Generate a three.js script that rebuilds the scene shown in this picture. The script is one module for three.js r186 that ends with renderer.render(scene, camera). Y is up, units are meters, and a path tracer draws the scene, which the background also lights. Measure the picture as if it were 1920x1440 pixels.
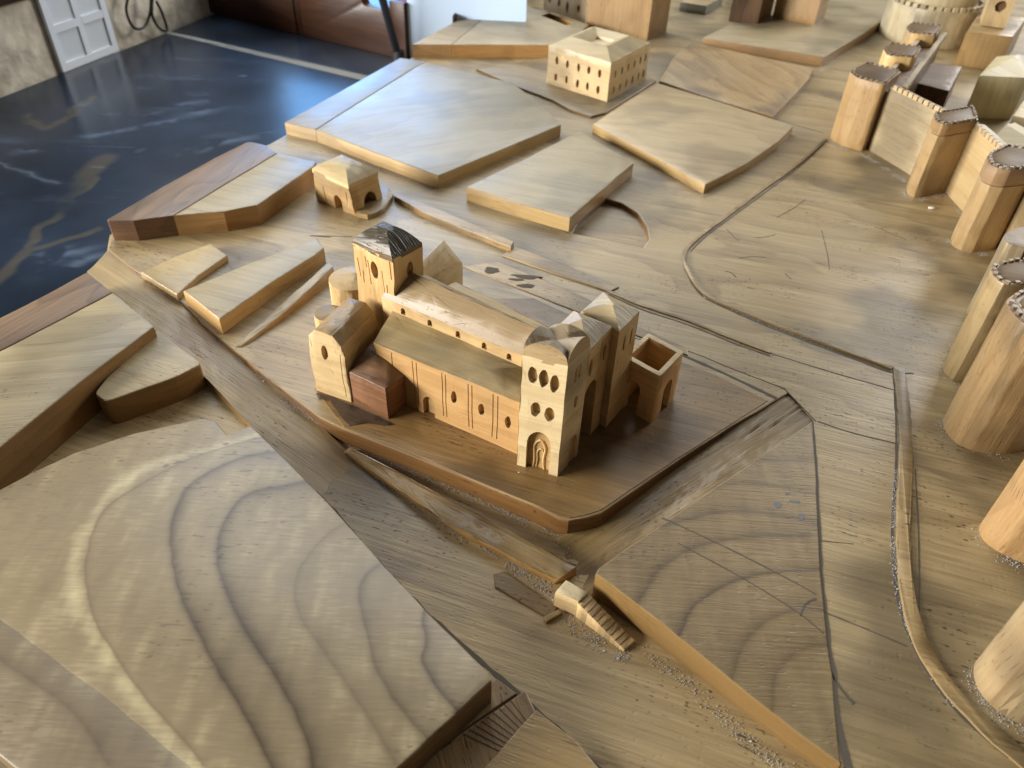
import * as THREE from 'three';
import { mergeGeometries, mergeVertices, toCreasedNormals } from 'three/addons/utils/BufferGeometryUtils.js';
import { ConvexGeometry } from 'three/addons/geometries/ConvexGeometry.js';
import { TessellateModifier } from 'three/addons/modifiers/TessellateModifier.js';
import { RectAreaLightUniformsLib } from 'three/addons/lights/RectAreaLightUniformsLib.js';
import { Brush, Evaluator, SUBTRACTION } from 'three-bvh-csg';

// ---------------------------------------------------------------- camera, light, exposure
const scene = new THREE.Scene();
const camera = new THREE.PerspectiveCamera(54.4322, 4 / 3, 0.01, 30);
camera.position.set(0, 0.35, 0);
camera.up.set(-0.0357, 0.7679, -0.6395);
camera.lookAt(0, -0.2899, -0.7684);
camera.focus = 0.47;
camera.userData.fStop = 11;
const renderer = new THREE.WebGLRenderer({ antialias: true });
renderer.toneMapping = THREE.LinearToneMapping;
renderer.toneMappingExposure = 1.05;
renderer.shadowMap.enabled = true;
RectAreaLightUniformsLib.init();
scene.background = new THREE.Color(0.07, 0.07, 0.075);
function areaLight(color, power, w, h, pos, aim) {
  const l = new THREE.RectAreaLight(color, power, w, h);
  l.position.set(...pos); l.lookAt(...aim); scene.add(l);
  return l;
}
areaLight(new THREE.Color(1, 0.98, 0.95), 52, 1.5, 0.8, [-2.6, 0.66, 0.12], [0, 0, -0.5]);        // side window on the left
areaLight(new THREE.Color(0.03, 0.36, 1), 7, 0.42, 0.62, [-0.45, 0.36, -2.12], [-0.4, 0.25, -0.8]);  // far window behind the board
areaLight(new THREE.Color(1, 0.99, 0.96), 15, 1.0, 0.8, [1.9, 1.15, -2.3], [-0.5, 0, -1.2]);          // soft fill added at the back right to brighten the plaster wall
areaLight(new THREE.Color(0.92, 0.97, 1), 5, 1.8, 1.2, [-0.3, 1.4, -2.1], [-0.1, 0, -0.7]);           // high soft fill added at the back for ceiling bounce and sheen

// ---------------------------------------------------------------- helpers
let seed = 7;
const rnd = () => { seed = (seed * 1664525 + 1013904223) >>> 0; return seed / 4294967296; };
const hash = (x, y, z = 0) => { let h = Math.imul(x, 374761393) + Math.imul(y, 668265263) + Math.imul(z, 1442695041) | 0; h = Math.imul(h ^ (h >>> 13), 1274126177); h ^= h >>> 16; return (h >>> 0) / 4294967296; };
const fade = (t) => t * t * (3 - 2 * t), mix = (a, b, t) => a + (b - a) * t, clamp = (v, a = 0, b = 1) => Math.min(b, Math.max(a, v));
const step = (a, b, v) => fade(clamp((v - a) / (b - a)));
function noise(x, y, px, py, s) {                     // value noise, periodic px by py
  const xi = Math.floor(x), yi = Math.floor(y), fx = fade(x - xi), fy = fade(y - yi);
  const w = (v, p) => ((v % p) + p) % p, a = w(xi, px), b = w(xi + 1, px), c = w(yi, py), d = w(yi + 1, py);
  return mix(mix(hash(a, c, s), hash(b, c, s), fx), mix(hash(a, d, s), hash(b, d, s), fx), fy);
}
function fbm(u, v, fx, fy, oct, s) { let r = 0, a = 0.5, n = 0; for (let i = 0; i < oct; i++) { r += a * noise(u * fx, v * fy, fx, fy, s + i); n += a; a *= 0.5; fx *= 2; fy *= 2; } return r / n; }
function noise3(x, y, z, s) {
  const xi = Math.floor(x), yi = Math.floor(y), zi = Math.floor(z), fx = fade(x - xi), fy = fade(y - yi), fz = fade(z - zi);
  const g = (i, j, k) => hash(xi + i, yi + j, (zi + k) * 31 + s);
  return mix(mix(mix(g(0, 0, 0), g(1, 0, 0), fx), mix(g(0, 1, 0), g(1, 1, 0), fx), fy), mix(mix(g(0, 0, 1), g(1, 0, 1), fx), mix(g(0, 1, 1), g(1, 1, 1), fx), fy), fz);
}
function texture(n, fn, srgb, repeat = true) {
  const d = new Uint8Array(n * n * 4);
  for (let j = 0; j < n; j++) for (let i = 0; i < n; i++) {
    const c = fn((i + 0.5) / n, (j + 0.5) / n), k = (j * n + i) * 4;
    d[k] = clamp(c[0]) * 255; d[k + 1] = clamp(c[1]) * 255; d[k + 2] = clamp(c[2]) * 255; d[k + 3] = 255;
  }
  const t = new THREE.DataTexture(d, n, n);
  t.magFilter = THREE.LinearFilter; t.minFilter = THREE.LinearMipmapLinearFilter; t.generateMipmaps = true;
  if (repeat) t.wrapS = t.wrapT = THREE.RepeatWrapping;
  if (srgb) t.colorSpace = THREE.SRGBColorSpace;
  t.needsUpdate = true;
  return t;
}
const grey = (v) => [v, v, v];
// wood: u runs along the grain; one tile is TILE metres
const TILE = 0.3;
function wood(light, dark, o) {
  const { rings = 7, wild = 0.5, pores = 0.5, stain = 0.3, s = 1, streak = 0.5 } = o;
  const col = (u, v) => {
    const warp = fbm(u, v, 2, 5, 3, s) * wild * 3, t = v * rings + warp * rings * 0.25 + 0.1 * fbm(u, v, 3, 40, 2, s + 9);
    const f = t - Math.floor(t), ring = Math.pow(f, 3) * (1 - step(0.93, 1, f));
    const fib = fbm(u, v, 6, 160, 3, s + 20), fine = noise(u * 24, v * 500, 24, 500, s + 30);
    const por = step(0.8, 0.95, noise(u * 90, v * 420, 90, 420, s + 40)) * step(0.45, 0.7, fbm(u, v, 6, 12, 2, s + 41));
    const blot = fbm(u, v, 4, 5, 4, s + 50), scr = step(0.9, 1, noise(u * 14, v * 300, 14, 300, s + 60)) * step(0.55, 0.75, fbm(u, v, 5, 9, 2, s + 61));
    let k = ring * 0.5 * streak + (fib - 0.5) * 0.7 * streak + (fine - 0.5) * 0.10 + por * 0.5 * pores + scr * 0.35 * pores;
    k = clamp(0.3 + k);
    const d = 1 - stain * step(0.48, 0.78, blot);
    return [0, 1, 2].map((i) => mix(light[i], dark[i], k) * d);
  };
  const map = texture(1024, col, true);
  const bump = texture(1024, (u, v) => grey(0.55 + (fbm(u, v, 8, 180, 2, s + 20) - 0.5) * 0.5 + (noise(u * 24, v * 500, 24, 500, s + 30) - 0.5) * 0.25 + (fbm(u, v, 12, 16, 3, s + 70) - 0.5) * 0.6 - 0.35 * step(0.8, 0.95, noise(u * 90, v * 420, 90, 420, s + 40))), false);
  const rough = texture(512, (u, v) => grey(o.rough * (0.75 + 0.5 * fbm(u, v, 5, 8, 4, s + 80))), false);
  return { map, bump, rough };
}
function mat(t, o = {}) {
  return new THREE.MeshPhysicalMaterial({ map: t.map, bumpMap: t.bump, bumpScale: o.bump ?? 0.00025, roughnessMap: t.rough, roughness: 1, vertexColors: true, color: o.color ?? 0xffffff, clearcoat: o.coat ?? 0, specularIntensity: o.spec ?? 1, clearcoatRoughness: 0.4 });
}
const tHoney = wood([0.81, 0.73, 0.55], [0.52, 0.41, 0.26], { rings: 7, wild: 0.6, pores: 0.9, stain: 0.14, s: 3, streak: 0.4, rough: 0.42 });
const tBoard = wood([0.73, 0.635, 0.445], [0.34, 0.255, 0.15], { rings: 5, wild: 0.8, pores: 1.4, stain: 0.25, s: 103, streak: 0.46, rough: 0.42 });
const tRaw = wood([0.90, 0.83, 0.67], [0.62, 0.50, 0.33], { rings: 12, wild: 0.35, pores: 0.6, stain: 0.24, s: 203, streak: 0.36, rough: 0.5 });
const tWalnut = wood([0.53, 0.43, 0.32], [0.30, 0.22, 0.16], { rings: 8, wild: 0.7, pores: 0.5, stain: 0.2, s: 303, streak: 0.7, rough: 0.45 });
const M = { honey: mat(tHoney), board: mat(tBoard), raw: mat(tRaw), walnut: mat(tWalnut), gloss: mat(tHoney, { coat: 0.22 }) };
const plain = (c, r, o = {}) => new THREE.MeshPhysicalMaterial({ color: new THREE.Color().setRGB(...c), roughness: r, ...o });

const V3 = (x, y, z) => new THREE.Vector3(x, y, z);
const names = {};
function numbered(name) { const n = names[name] = (names[name] ?? -1) + 1; return n ? name + '_' + String(n).padStart(3, '0') : name; }
function tag(o, label, category, group) { o.userData.label = label; o.userData.category = category; if (group) o.userData.group = group; return o; }
function thing(name, label, category, group) { const o = new THREE.Group(); o.name = numbered(name); scene.add(o); return tag(o, label, category, group); }
function mk(name, g, m, parent) {
  const o = new THREE.Mesh(g, m); o.name = parent ? name : numbered(name); o.castShadow = o.receiveShadow = true;
  (parent ?? scene).add(o);
  return o;
}
// a thing's group sits at its base; its parts are built in place and moved under it
function settle(o) {
  const b = new THREE.Box3().setFromObject(o), c = b.getCenter(V3(0, 0, 0)); c.y = b.min.y;
  o.position.copy(c);
  for (const k of o.children) k.position.sub(c);
  return o;
}
const strip = (g) => { g = g.index ? g.toNonIndexed() : g; for (const k of Object.keys(g.attributes)) if (!['position', 'normal', 'uv'].includes(k)) g.deleteAttribute(k); g.clearGroups(); return g; };
const join = (list) => mergeGeometries(list.map(strip));
// uneven hand-carved faces: split long edges, then shift every corner by noise of its place
function carve(g, amp = 0.0003, edge = 0.006, scale = 90) {
  g = strip(g);
  if (edge) g = strip(new TessellateModifier(edge, 5).modify(g));
  const p = g.attributes.position;
  for (let i = 0; i < p.count; i++) {
    const x = p.getX(i), y = p.getY(i), z = p.getZ(i), a = x * scale, b = y * scale, c = z * scale;
    p.setXYZ(i, x + (noise3(a, b, c, 1) - 0.5) * 2 * amp, y + (noise3(a, b, c, 2) - 0.5) * 1.4 * amp, z + (noise3(a, b, c, 3) - 0.5) * 2 * amp);
  }
  return g;
}
// finish: creased normals, uv in tiles by the face's direction, a tint for upward faces (worn, greyer varnish plus painted window sheen) and the rest
function finish(g, o = {}) {
  const { angle = 0.45, scale = 1 / TILE, off = [rnd(), rnd()], top = [1, 1, 1], side = [1, 1, 1], crease = 0.7, upright = false } = o;
  g = toCreasedNormals(strip(g), crease);
  const p = g.attributes.position, n = p.count, uv = new Float32Array(n * 2), col = new Float32Array(n * 3), ca = Math.cos(angle), sa = Math.sin(angle);
  const a = V3(), b = V3(), c = V3();
  for (let i = 0; i < n; i += 3) {
    a.fromBufferAttribute(p, i); b.fromBufferAttribute(p, i + 1); c.fromBufferAttribute(p, i + 2);
    const nn = b.clone().sub(a).cross(c.clone().sub(a)).normalize();
    const up = nn.y > 0.55 || nn.y < -0.55;
    const qx = Math.abs(nn.x) > Math.abs(nn.z) ? 0 : 1, qz = 1 - qx;
    [a, b, c].forEach((v, k) => {
      let u, w;
      if (up) { u = v.x * ca + v.z * sa; w = -v.x * sa + v.z * ca; } else { u = v.x * qx + v.z * qz; w = v.y; if (upright) [u, w] = [w, u]; }
      uv[(i + k) * 2] = u * scale + off[0]; uv[(i + k) * 2 + 1] = w * scale + off[1];
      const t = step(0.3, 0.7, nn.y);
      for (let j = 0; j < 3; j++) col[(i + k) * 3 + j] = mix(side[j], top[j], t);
    });
  }
  g.setAttribute('uv', new THREE.BufferAttribute(uv, 2)); g.setAttribute('color', new THREE.BufferAttribute(col, 3));
  return g;
}
const area2 = (p) => p.reduce((s, a, i) => { const b = p[(i + 1) % p.length]; return s + a[0] * b[1] - b[0] * a[1]; }, 0);
// rounds the corners of an outline; r is one radius or one per corner
function rounded(pts, r, n = 4) {
  const out = [];
  pts.forEach((p, i) => {
    const a = pts[(i + pts.length - 1) % pts.length], b = pts[(i + 1) % pts.length], rad = Array.isArray(r) ? r[i] : r;
    if (!rad) return out.push(p);
    const la = Math.hypot(a[0] - p[0], a[1] - p[1]), lb = Math.hypot(b[0] - p[0], b[1] - p[1]), k = Math.min(rad, la * 0.48, lb * 0.48);
    const s = [p[0] + (a[0] - p[0]) / la * k, p[1] + (a[1] - p[1]) / la * k], e = [p[0] + (b[0] - p[0]) / lb * k, p[1] + (b[1] - p[1]) / lb * k];
    for (let j = 0; j <= n; j++) { const t = j / n, q = (1 - t) * (1 - t), w = 2 * t * (1 - t); out.push([q * s[0] + w * p[0] + t * t * e[0], q * s[1] + w * p[1] + t * t * e[1]]); }
  });
  return out;
}
// upright slab over an outline of [x, z] points with softened upper edges
function slab(pts, y0, y1, o = {}) {
  const { bevel = 0.0012, jitter = 0.0003, every = 0.012, holes = [], seg = 2 } = o;
  let q = pts;
  if (jitter) {
    q = [];
    pts.forEach((p, i) => {
      const b = pts[(i + 1) % pts.length], l = Math.hypot(b[0] - p[0], b[1] - p[1]), n = Math.max(1, Math.min(24, Math.round(l / every)));
      for (let k = 0; k < n; k++) { const t = k / n, x = mix(p[0], b[0], t), z = mix(p[1], b[1], t); q.push([x + (noise3(x * 130, 0, z * 130, 5) - 0.5) * 2 * jitter, z + (noise3(x * 130, 3, z * 130, 6) - 0.5) * 2 * jitter]); }
    });
  }
  const sh = new THREE.Shape(q.map(([x, z]) => new THREE.Vector2(x, -z)));
  for (const h of holes) sh.holes.push(new THREE.Path(h.map(([x, z]) => new THREE.Vector2(x, -z))));
  const d = Math.max(1e-5, y1 - y0 - 2 * bevel);
  const g = new THREE.ExtrudeGeometry(sh, { depth: d, bevelEnabled: bevel > 0, bevelSize: bevel, bevelThickness: bevel, bevelOffset: -bevel, bevelSegments: seg, curveSegments: 8 });
  return g.rotateX(-Math.PI / 2).translate(0, y0 + bevel, 0);
}
// convex solid with softened edges through points [x, y, z]
const BALL = (() => { const d = []; for (const x of [-1, 0, 1]) for (const y of [-1, 0, 1]) for (const z of [-1, 0, 1]) if (x || y || z) d.push(V3(x, y, z).normalize()); return d; })();
function hull(pts, r = 0.0012) {
  const v = pts.map((p) => V3(...p));
  if (!r) return new ConvexGeometry(v);
  const c = v.reduce((s, p) => s.add(p), V3()).divideScalar(v.length), all = [];
  for (const p of v) { const q = p.clone().add(c.clone().sub(p).normalize().multiplyScalar(r * 1.5)); for (const d of BALL) all.push(q.clone().addScaledVector(d, r)); }
  return new ConvexGeometry(all);
}
const lift = (pts, y) => pts.map(([x, z], i) => [x, Array.isArray(y) ? y[i] : y, z]);
const box3 = (pts, y0, y1) => [...lift(pts, y0), ...lift(pts, y1)];
// a roof as a field of heights over a four-cornered plan
function roofField(q, y0, fn, n = 16, thick = 0.004) {
  const pos = [], idx = [], at = (s, t) => [0, 1].map((k) => (q[0][k] * (1 - s) + q[1][k] * s) * (1 - t) + (q[3][k] * (1 - s) + q[2][k] * s) * t);
  for (let j = 0; j <= n; j++) for (let i = 0; i <= n; i++) { const [x, z] = at(i / n, j / n); pos.push(x, y0 + fn(i / n, j / n), z); }
  for (let j = 0; j < n; j++) for (let i = 0; i < n; i++) {
    const a = j * (n + 1) + i, b = a + 1, c = a + n + 1, d = c + 1;
    if ((i < n / 2) === (j < n / 2)) idx.push(a, b, d, a, d, c); else idx.push(a, b, c, b, d, c);
  }
  const m = pos.length / 3, rim = [];
  for (let i = 0; i < n; i++) rim.push(i); for (let j = 0; j < n; j++) rim.push(j * (n + 1) + n);
  for (let i = n; i > 0; i--) rim.push(n * (n + 1) + i); for (let j = n; j > 0; j--) rim.push(j * (n + 1));
  rim.forEach((k) => pos.push(pos[k * 3], y0 - thick, pos[k * 3 + 2]));
  rim.forEach((k, i) => { const l = (i + 1) % rim.length; idx.push(rim[l], k, m + i, rim[l], m + i, m + l); });
  const g = new THREE.BufferGeometry(); g.setAttribute('position', new THREE.Float32BufferAttribute(pos, 3)); g.setIndex(idx);
  let f = g.toNonIndexed();
  // make the first face look up
  const e = q[1], s = q[0], w = q[3], cr = (e[0] - s[0]) * (w[1] - s[1]) - (e[1] - s[1]) * (w[0] - s[0]);
  if (cr > 0) { const p = f.attributes.position; for (let i = 0; i < p.count; i += 3) { const x = p.getX(i + 1), y = p.getY(i + 1), z = p.getZ(i + 1); p.setXYZ(i + 1, p.getX(i + 2), p.getY(i + 2), p.getZ(i + 2)); p.setXYZ(i + 2, x, y, z); } }
  f.computeVertexNormals();
  f.setAttribute('uv', new THREE.Float32BufferAttribute(new Float32Array(f.attributes.position.count * 2), 2));
  return f;
}
// a standing wall from a to b (seen left to right from outside): points and holes on it
function wallFrame(a, b) {
  const l = Math.hypot(b[0] - a[0], b[1] - a[1]), d = [(b[0] - a[0]) / l, (b[1] - a[1]) / l], n = [-d[1], d[0]];
  const m = new THREE.Matrix4().makeBasis(V3(d[0], 0, d[1]), V3(0, 1, 0), V3(n[0], 0, n[1])); m.setPosition(a[0], 0, a[1]);
  return { l, d, n, m };
}
function opening(kind, w, h, wob = 0.08) {            // outlines of carved openings, centred on x, from y = 0
  const p = [], jig = () => 1 + (rnd() - 0.5) * 2 * wob;
  if (kind === 'almond') for (let i = 0; i < 14; i++) { const a = i / 14 * Math.PI * 2, c = Math.cos(a), s = Math.sin(a); p.push([w / 2 * Math.sign(c) * Math.pow(Math.abs(c), 0.9) * jig(), h / 2 + h / 2 * Math.sign(s) * Math.pow(Math.abs(s), 1.25) * jig()]); }
  else if (kind === 'arch') { p.push([-w / 2, 0], [w / 2, 0]); for (let i = 0; i <= 10; i++) { const a = i / 10 * Math.PI; p.push([Math.cos(a) * w / 2, h - w * 0.6 + Math.sin(a) * w * 0.6]); } }
  else p.push([-w / 2, 0], [w / 2, 0], [w / 2, h], [-w / 2, h]);
  return p;
}
const plate = (p, d) => new THREE.ExtrudeGeometry(new THREE.Shape(p.map(([x, y]) => new THREE.Vector2(x, y))), { depth: d, bevelEnabled: false });
const evaluator = new Evaluator(); evaluator.useGroups = false; evaluator.attributes = ['position', 'normal'];
function cut(g, holes) {
  if (!holes.length) return g;
  const prep = (x) => { x = strip(x); x.deleteAttribute('uv'); if (!x.attributes.normal) x.computeVertexNormals(); return new Brush(x); };
  let b = prep(g); b.updateMatrixWorld();
  for (const h of holes) { const k = prep(h); k.updateMatrixWorld(); b = evaluator.evaluate(b, k, SUBTRACTION); }
  const r = strip(b.geometry);
  r.setAttribute('uv', new THREE.Float32BufferAttribute(new Float32Array(r.attributes.position.count * 2), 2));
  return r;
}
// holes and the darker bottoms of carved windows on one wall; list of [along 0..1, y, kind, w, h, depth, name]
function windows(a, b, list) {
  const f = wallFrame(a, b), holes = [], panes = [];
  for (const [t, y, kind, w, h, depth, name = 'window'] of list) {
    const o = opening(kind, w, h);
    holes.push(plate(o, depth + 0.01).translate(t * f.l, y, -depth).applyMatrix4(f.m));
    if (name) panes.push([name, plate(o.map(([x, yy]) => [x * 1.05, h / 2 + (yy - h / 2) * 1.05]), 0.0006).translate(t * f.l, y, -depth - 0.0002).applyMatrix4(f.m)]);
  }
  return { holes, panes };
}
const PATINA_SHEEN = [0.70, 0.74, 0.82], DEEP = [0.78, 0.66, 0.52];  // first is the top tint: greyed wear with cool window sheen painted in
const woodPart = (name, g, m, parent, o = {}) => mk(name, finish(carve(g, o.amp ?? 0.00025, o.edge ?? 0.007), o), m, parent);
// ---------------------------------------------------------------- the table, wall and window board behind the model
const TT = -0.035;
{
  const X0 = -1.1, Z0 = -1.6, S = 1.25;                   // the stone's own plan, in metres
  const vein = [[[-0.4799, -0.6368], [-0.4978, -0.7266], 0.006], [[-0.4978, -0.7266], [-0.5086, -0.792], 0.008], [[-0.5086, -0.792], [-0.5018, -0.8598], 0.018], [[-0.5004, -0.7559], [-0.4944, -0.8147], 0.006], [[-0.4799, -0.6368], [-0.4285, -0.6807], 0.008], [[-0.6733, -0.9949], [-0.6177, -0.9559], 0.012], [[-0.6177, -0.9559], [-0.6077, -1.0013], 0.01], [[-0.6077, -1.0013], [-0.6191, -1.1084], 0.01], [[-0.4927, -0.555], [-0.4799, -0.6368], 0.01]];
  const joint = [[[-0.6657, -0.8743], [-0.5329, -0.7942]]];
  const marks = [[[-0.4461, -1.0275], 0.03, 0.010], [[-0.4862, -0.9875], 0.045, 0.006], [[-0.4609, -0.896], 0.02, 0.008], [[-0.6119, -0.8908], 0.02, 0.014], [[-0.4385, -0.6274], 0.035, 0.008], [[-0.4161, -0.6239], 0.03, 0.008], [[-0.4586, -0.6311], 0.02, 0.006], [[-0.4333, -1.1824], 0.006, 0.006], [[-0.4856, -1.0444], 0.05, 0.01], [[-0.3786, -0.9205], 0.05, 0.008], [[-0.5377, -0.9413], 0.05, 0.006]];
  const dist = (x, z, [a, b]) => { const t = clamp(((x - a[0]) * (b[0] - a[0]) + (z - a[1]) * (b[1] - a[1])) / ((b[0] - a[0]) ** 2 + (b[1] - a[1]) ** 2)); return Math.hypot(x - mix(a[0], b[0], t), z - mix(a[1], b[1], t)); };
  const map = texture(1400, (u, v) => {
    const cloud = fbm(u, v, 6, 6, 5, 900), f2 = fbm(u, v, 18, 18, 4, 910), x = X0 + u * S + (fbm(u, v, 26, 26, 3, 940) - 0.5) * 0.03, z = Z0 + v * S + (fbm(u, v, 26, 26, 3, 950) - 0.5) * 0.03;
    let o = 0; for (const g of vein) o = Math.max(o, 1 - dist(x, z, g) / g[2]);
    let w = 0; for (const [c, a, b] of marks) { const dx = x - c[0], dz = z - c[1], p = dx * 0.8 - dz * 0.6, q = dx * 0.6 + dz * 0.8; w = Math.max(w, Math.exp(-((p / a) ** 2) - (q / b) ** 2) * step(0.35, 0.6, fbm(u, v, 60, 60, 3, 925))); }
    w = Math.max(w * 0.34, step(0.62, 0.9, fbm(u, v, 14, 40, 4, 920)) * step(0.45, 0.65, cloud) * 0.2, step(0.93, 0.99, noise(u * 20 + v * 4, v * 300, 60, 300, 960)) * 0.2 * step(0.5, 0.7, fbm(u, v, 4, 4, 2, 961)));
    let c = [mix(0.09, 0.21, cloud), mix(0.12, 0.25, cloud), mix(0.16, 0.31, cloud)].map((k) => k * mix(0.75, 1.2, f2));
    const k = clamp(o * 1.6) * 0.5 * step(0.25, 0.5, f2); c = [mix(c[0], 0.42, k), mix(c[1], 0.36, k), mix(c[2], 0.27, k)];
    const j = Math.exp(-dist(x, z, joint[0]) / 0.003) * 0.6; return c.map((q, i) => mix(mix(q, [0.5, 0.55, 0.6][i], j), [0.66, 0.72, 0.80][i], w));
  }, true, false);
  const rough = texture(512, (u, v) => grey(0.15 + 0.16 * fbm(u, v, 7, 7, 4, 970)), false);
  const bump = texture(512, (u, v) => grey(fbm(u, v, 6, 6, 4, 980)), false);
  const stone = new THREE.MeshPhysicalMaterial({ map, specularIntensity: 0.3, roughnessMap: rough, roughness: 1, bumpMap: bump, bumpScale: 0.0008, vertexColors: true });
  const grout = plain([0.22, 0.21, 0.18], 0.85);
  const t = thing('stone_table', 'dark blue slate table top with ochre veins, under the wooden model', 'table');
  const A = [-0.80, -0.86], B = [-0.6344, -1.3967], C = [-0.5764, -1.5399], K = [0.3, -0.93], L = [0.4, -1.05];
  const J = [-0.2391, -1.1809];
  const fin = (g) => { g = finish(g, { crease: 0.3 }); const p = g.attributes.position, u = g.attributes.uv; for (let i = 0; i < p.count; i++) u.setXY(i, (p.getX(i) - X0) / S, (p.getZ(i) - Z0) / S); return g; };
  mk('slab', fin(slab([[-1.4, 0.4], A, B, J, K, [0.5, 0.4]], TT - 0.04, TT, { bevel: 0.002, jitter: 0 }), [0.62, 0.2]), stone, t);
  mk('slab', fin(slab([[B[0] + 0.004, B[1] - 0.012], [C[0] - 0.01, C[1] - 0.03], [1.5, -2.6], [1.5, -0.7], [J[0] + 0.02, J[1] - 0.012]], TT - 0.04, TT, { bevel: 0.002, jitter: 0 }), [0.1, 0.55]), stone, t);
  mk('grout_line', finish(carve(slab([B, [B[0] + 0.004, B[1] - 0.012], [J[0] + 0.02, J[1] - 0.012], J], TT - 0.03, TT - 0.0004, { bevel: 0.0005 }), 0.0008, 0.02)), grout, t);
  settle(t);

  // plaster parapet with the four-cell tray and the cable
  const plaster = texture(1024, (u, v) => { const a = fbm(u, v, 6, 6, 5, 1000), b = fbm(u, v, 22, 16, 4, 1010), k = step(0.45, 0.75, a); return [mix(0.86, 0.70, k), mix(0.82, 0.66, k), mix(0.74, 0.57, k)].map((x) => x * mix(0.82, 1.12, b)); }, true);
  const pb = texture(512, (u, v) => grey(fbm(u, v, 9, 9, 5, 1020)), false);
  const mp = new THREE.MeshStandardMaterial({ map: plaster, bumpMap: pb, bumpScale: 0.006, roughness: 0.9, vertexColors: true });
  const wA = [-0.7595, -1.0126], wB = [-0.5876, -1.5912], wd = [wB[0] - wA[0], wB[1] - wA[1]], wl = Math.hypot(...wd), wn = [-wd[1] / wl, wd[0] / wl];
  const back = (p, d) => [p[0] - wn[0] * d, p[1] - wn[1] * d];
  const wTop = [-0.7252, 0.0712, -1.1096][1];
  const w0 = [wA[0] - wd[0] * 1.2, wA[1] - wd[1] * 1.2];
  const w = thing('wall', 'rough cream plaster wall along the far left edge of the table', 'wall');
  w.userData.kind = 'structure'; delete w.userData.category;
  mk('wall_face', finish(carve(slab([w0, wB, back(wB, 0.14), back(w0, 0.14)], TT - 0.04, wTop, { bevel: 0.006, jitter: 0.001 }), 0.0015, 0.03, 40), { scale: 1 / 0.35 }), mp, w);
  mk('wall_cap', finish(carve(slab([[w0[0] + wn[0] * 0.01, w0[1] + wn[1] * 0.01], [wB[0] + wn[0] * 0.01, wB[1] + wn[1] * 0.01], back(wB, 0.16), back(w0, 0.16)], wTop + 0.0005, wTop + 0.03, { bevel: 0.003 }), 0.0005, 0.03), { side: [0.25, 0.16, 0.12], top: [0.25, 0.16, 0.12] }), M.walnut, w);
  settle(w);
  const W = wallFrame(wA, wB), onWall = (p, out) => V3(p[0] + W.n[0] * out, p[1], p[2] + W.n[1] * out);
  {
    const along = (p) => (p[0] - wA[0]) * W.d[0] + (p[2] - wA[1]) * W.d[1];
    const bl = [-0.7045, -0.0308, -1.1693], br = [-0.6643, -0.0317, -1.2853], tl = [-0.7031, 0.063, -1.1733];
    const x0 = along(bl), x1 = along(br), y0 = TT + 0.0005, y1 = tl[1] + 0.02, cx = (x0 + x1) / 2, cy = y0 + (y1 - y0) * 0.5;
    const p = plain([0.82, 0.87, 0.92], 0.35, { clearcoat: 0.3 }), p2 = plain([0.70, 0.75, 0.80], 0.45);
    const tr = thing('plastic_tray', 'white plastic tray with four cells, leaning on the plaster wall', 'tray');
    const bar = (a, b, c, d, z0, z1) => { const g = new THREE.BoxGeometry(b - a, d - c, z1 - z0, 4, 4, 1).translate((a + b) / 2, (c + d) / 2, (z0 + z1) / 2); return g.applyMatrix4(W.m); };
    const r = 0.011;
    mk('frame', join([bar(x0, x1, y0, y0 + r, 0.003, 0.009), bar(x0, x1, y1 - r, y1, 0.003, 0.009), bar(x0, x0 + r, y0 + r, y1 - r, 0.003, 0.009), bar(x1 - r, x1, y0 + r, y1 - r, 0.003, 0.009), bar(cx - r / 2, cx + r / 2, y0 + r, y1 - r, 0.003, 0.0085), bar(x0 + r, cx - r / 2, cy - r / 2, cy + r / 2, 0.003, 0.0088), bar(cx + r / 2, x1 - r, cy - r / 2, cy + r / 2, 0.003, 0.0088)]), p, tr);
    for (const [a, b] of [[x0 + r, cx - r / 2], [cx + r / 2, x1 - r]]) for (const [c, d] of [[y0 + r, cy - r / 2], [cy + r / 2, y1 - r]]) mk('cell', bar(a, b, c, d, 0.003, 0.006), p2, tr);
    settle(tr);
    const q = (k, o = 0.004) => onWall(PVQ[k], o);
    const PVQ = { '240,-30': [-0.6454, 0.0544, -1.3399], '232,20': [-0.6545, 0.0219, -1.3134], '248,52': [-0.6531, -0.0051, -1.3177], '268,48': [-0.6465, -0.0113, -1.3365], '277,20': [-0.6389, 0.0052, -1.3585], '279,-30': [-0.6325, 0.0472, -1.377], '283,40': [-0.6378, -0.0056, -1.3617], '300,56': [-0.6336, -0.023, -1.3738], '309,56': [-0.6292, -0.0269, -1.3864], '300,20': [-0.6296, 0.0008, -1.3853], '283,2': [-0.6341, 0.0221, -1.3722] };
    const ca = thing('cable', 'thin black cable hanging in loops on the plaster wall', 'cable');
    const cm = plain([0.015, 0.016, 0.018], 0.5);
    const tube = (k) => new THREE.TubeGeometry(new THREE.CatmullRomCurve3(k), 60, 0.0022, 7);
    mk('loop', tube([q('240,-30'), q('232,20'), q('248,52'), q('268,48'), q('277,20'), q('279,-30')]), cm, ca);
    mk('loop', tube([q('279,-30', 0.009), q('277,20', 0.009), q('283,40', 0.007), q('300,56'), q('309,56'), q('300,20'), q('283,2', 0.011)]), cm, ca);
    settle(ca);
  }
  // brown board under the far window
  const pA = [-0.5753, -1.5204], pB = [-0.1905, -1.2829], pf = wallFrame(pA, pB);
  const wb = thing('window_board', 'brown wooden board of two panels under the far window', 'board');
  const mb = plain([0.17, 0.075, 0.038], 0.4, { clearcoat: 0.3 });
  const jt = [-0.389, -1.4491], jl = Math.hypot(jt[0] - pA[0], jt[1] - pA[1]);
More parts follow.
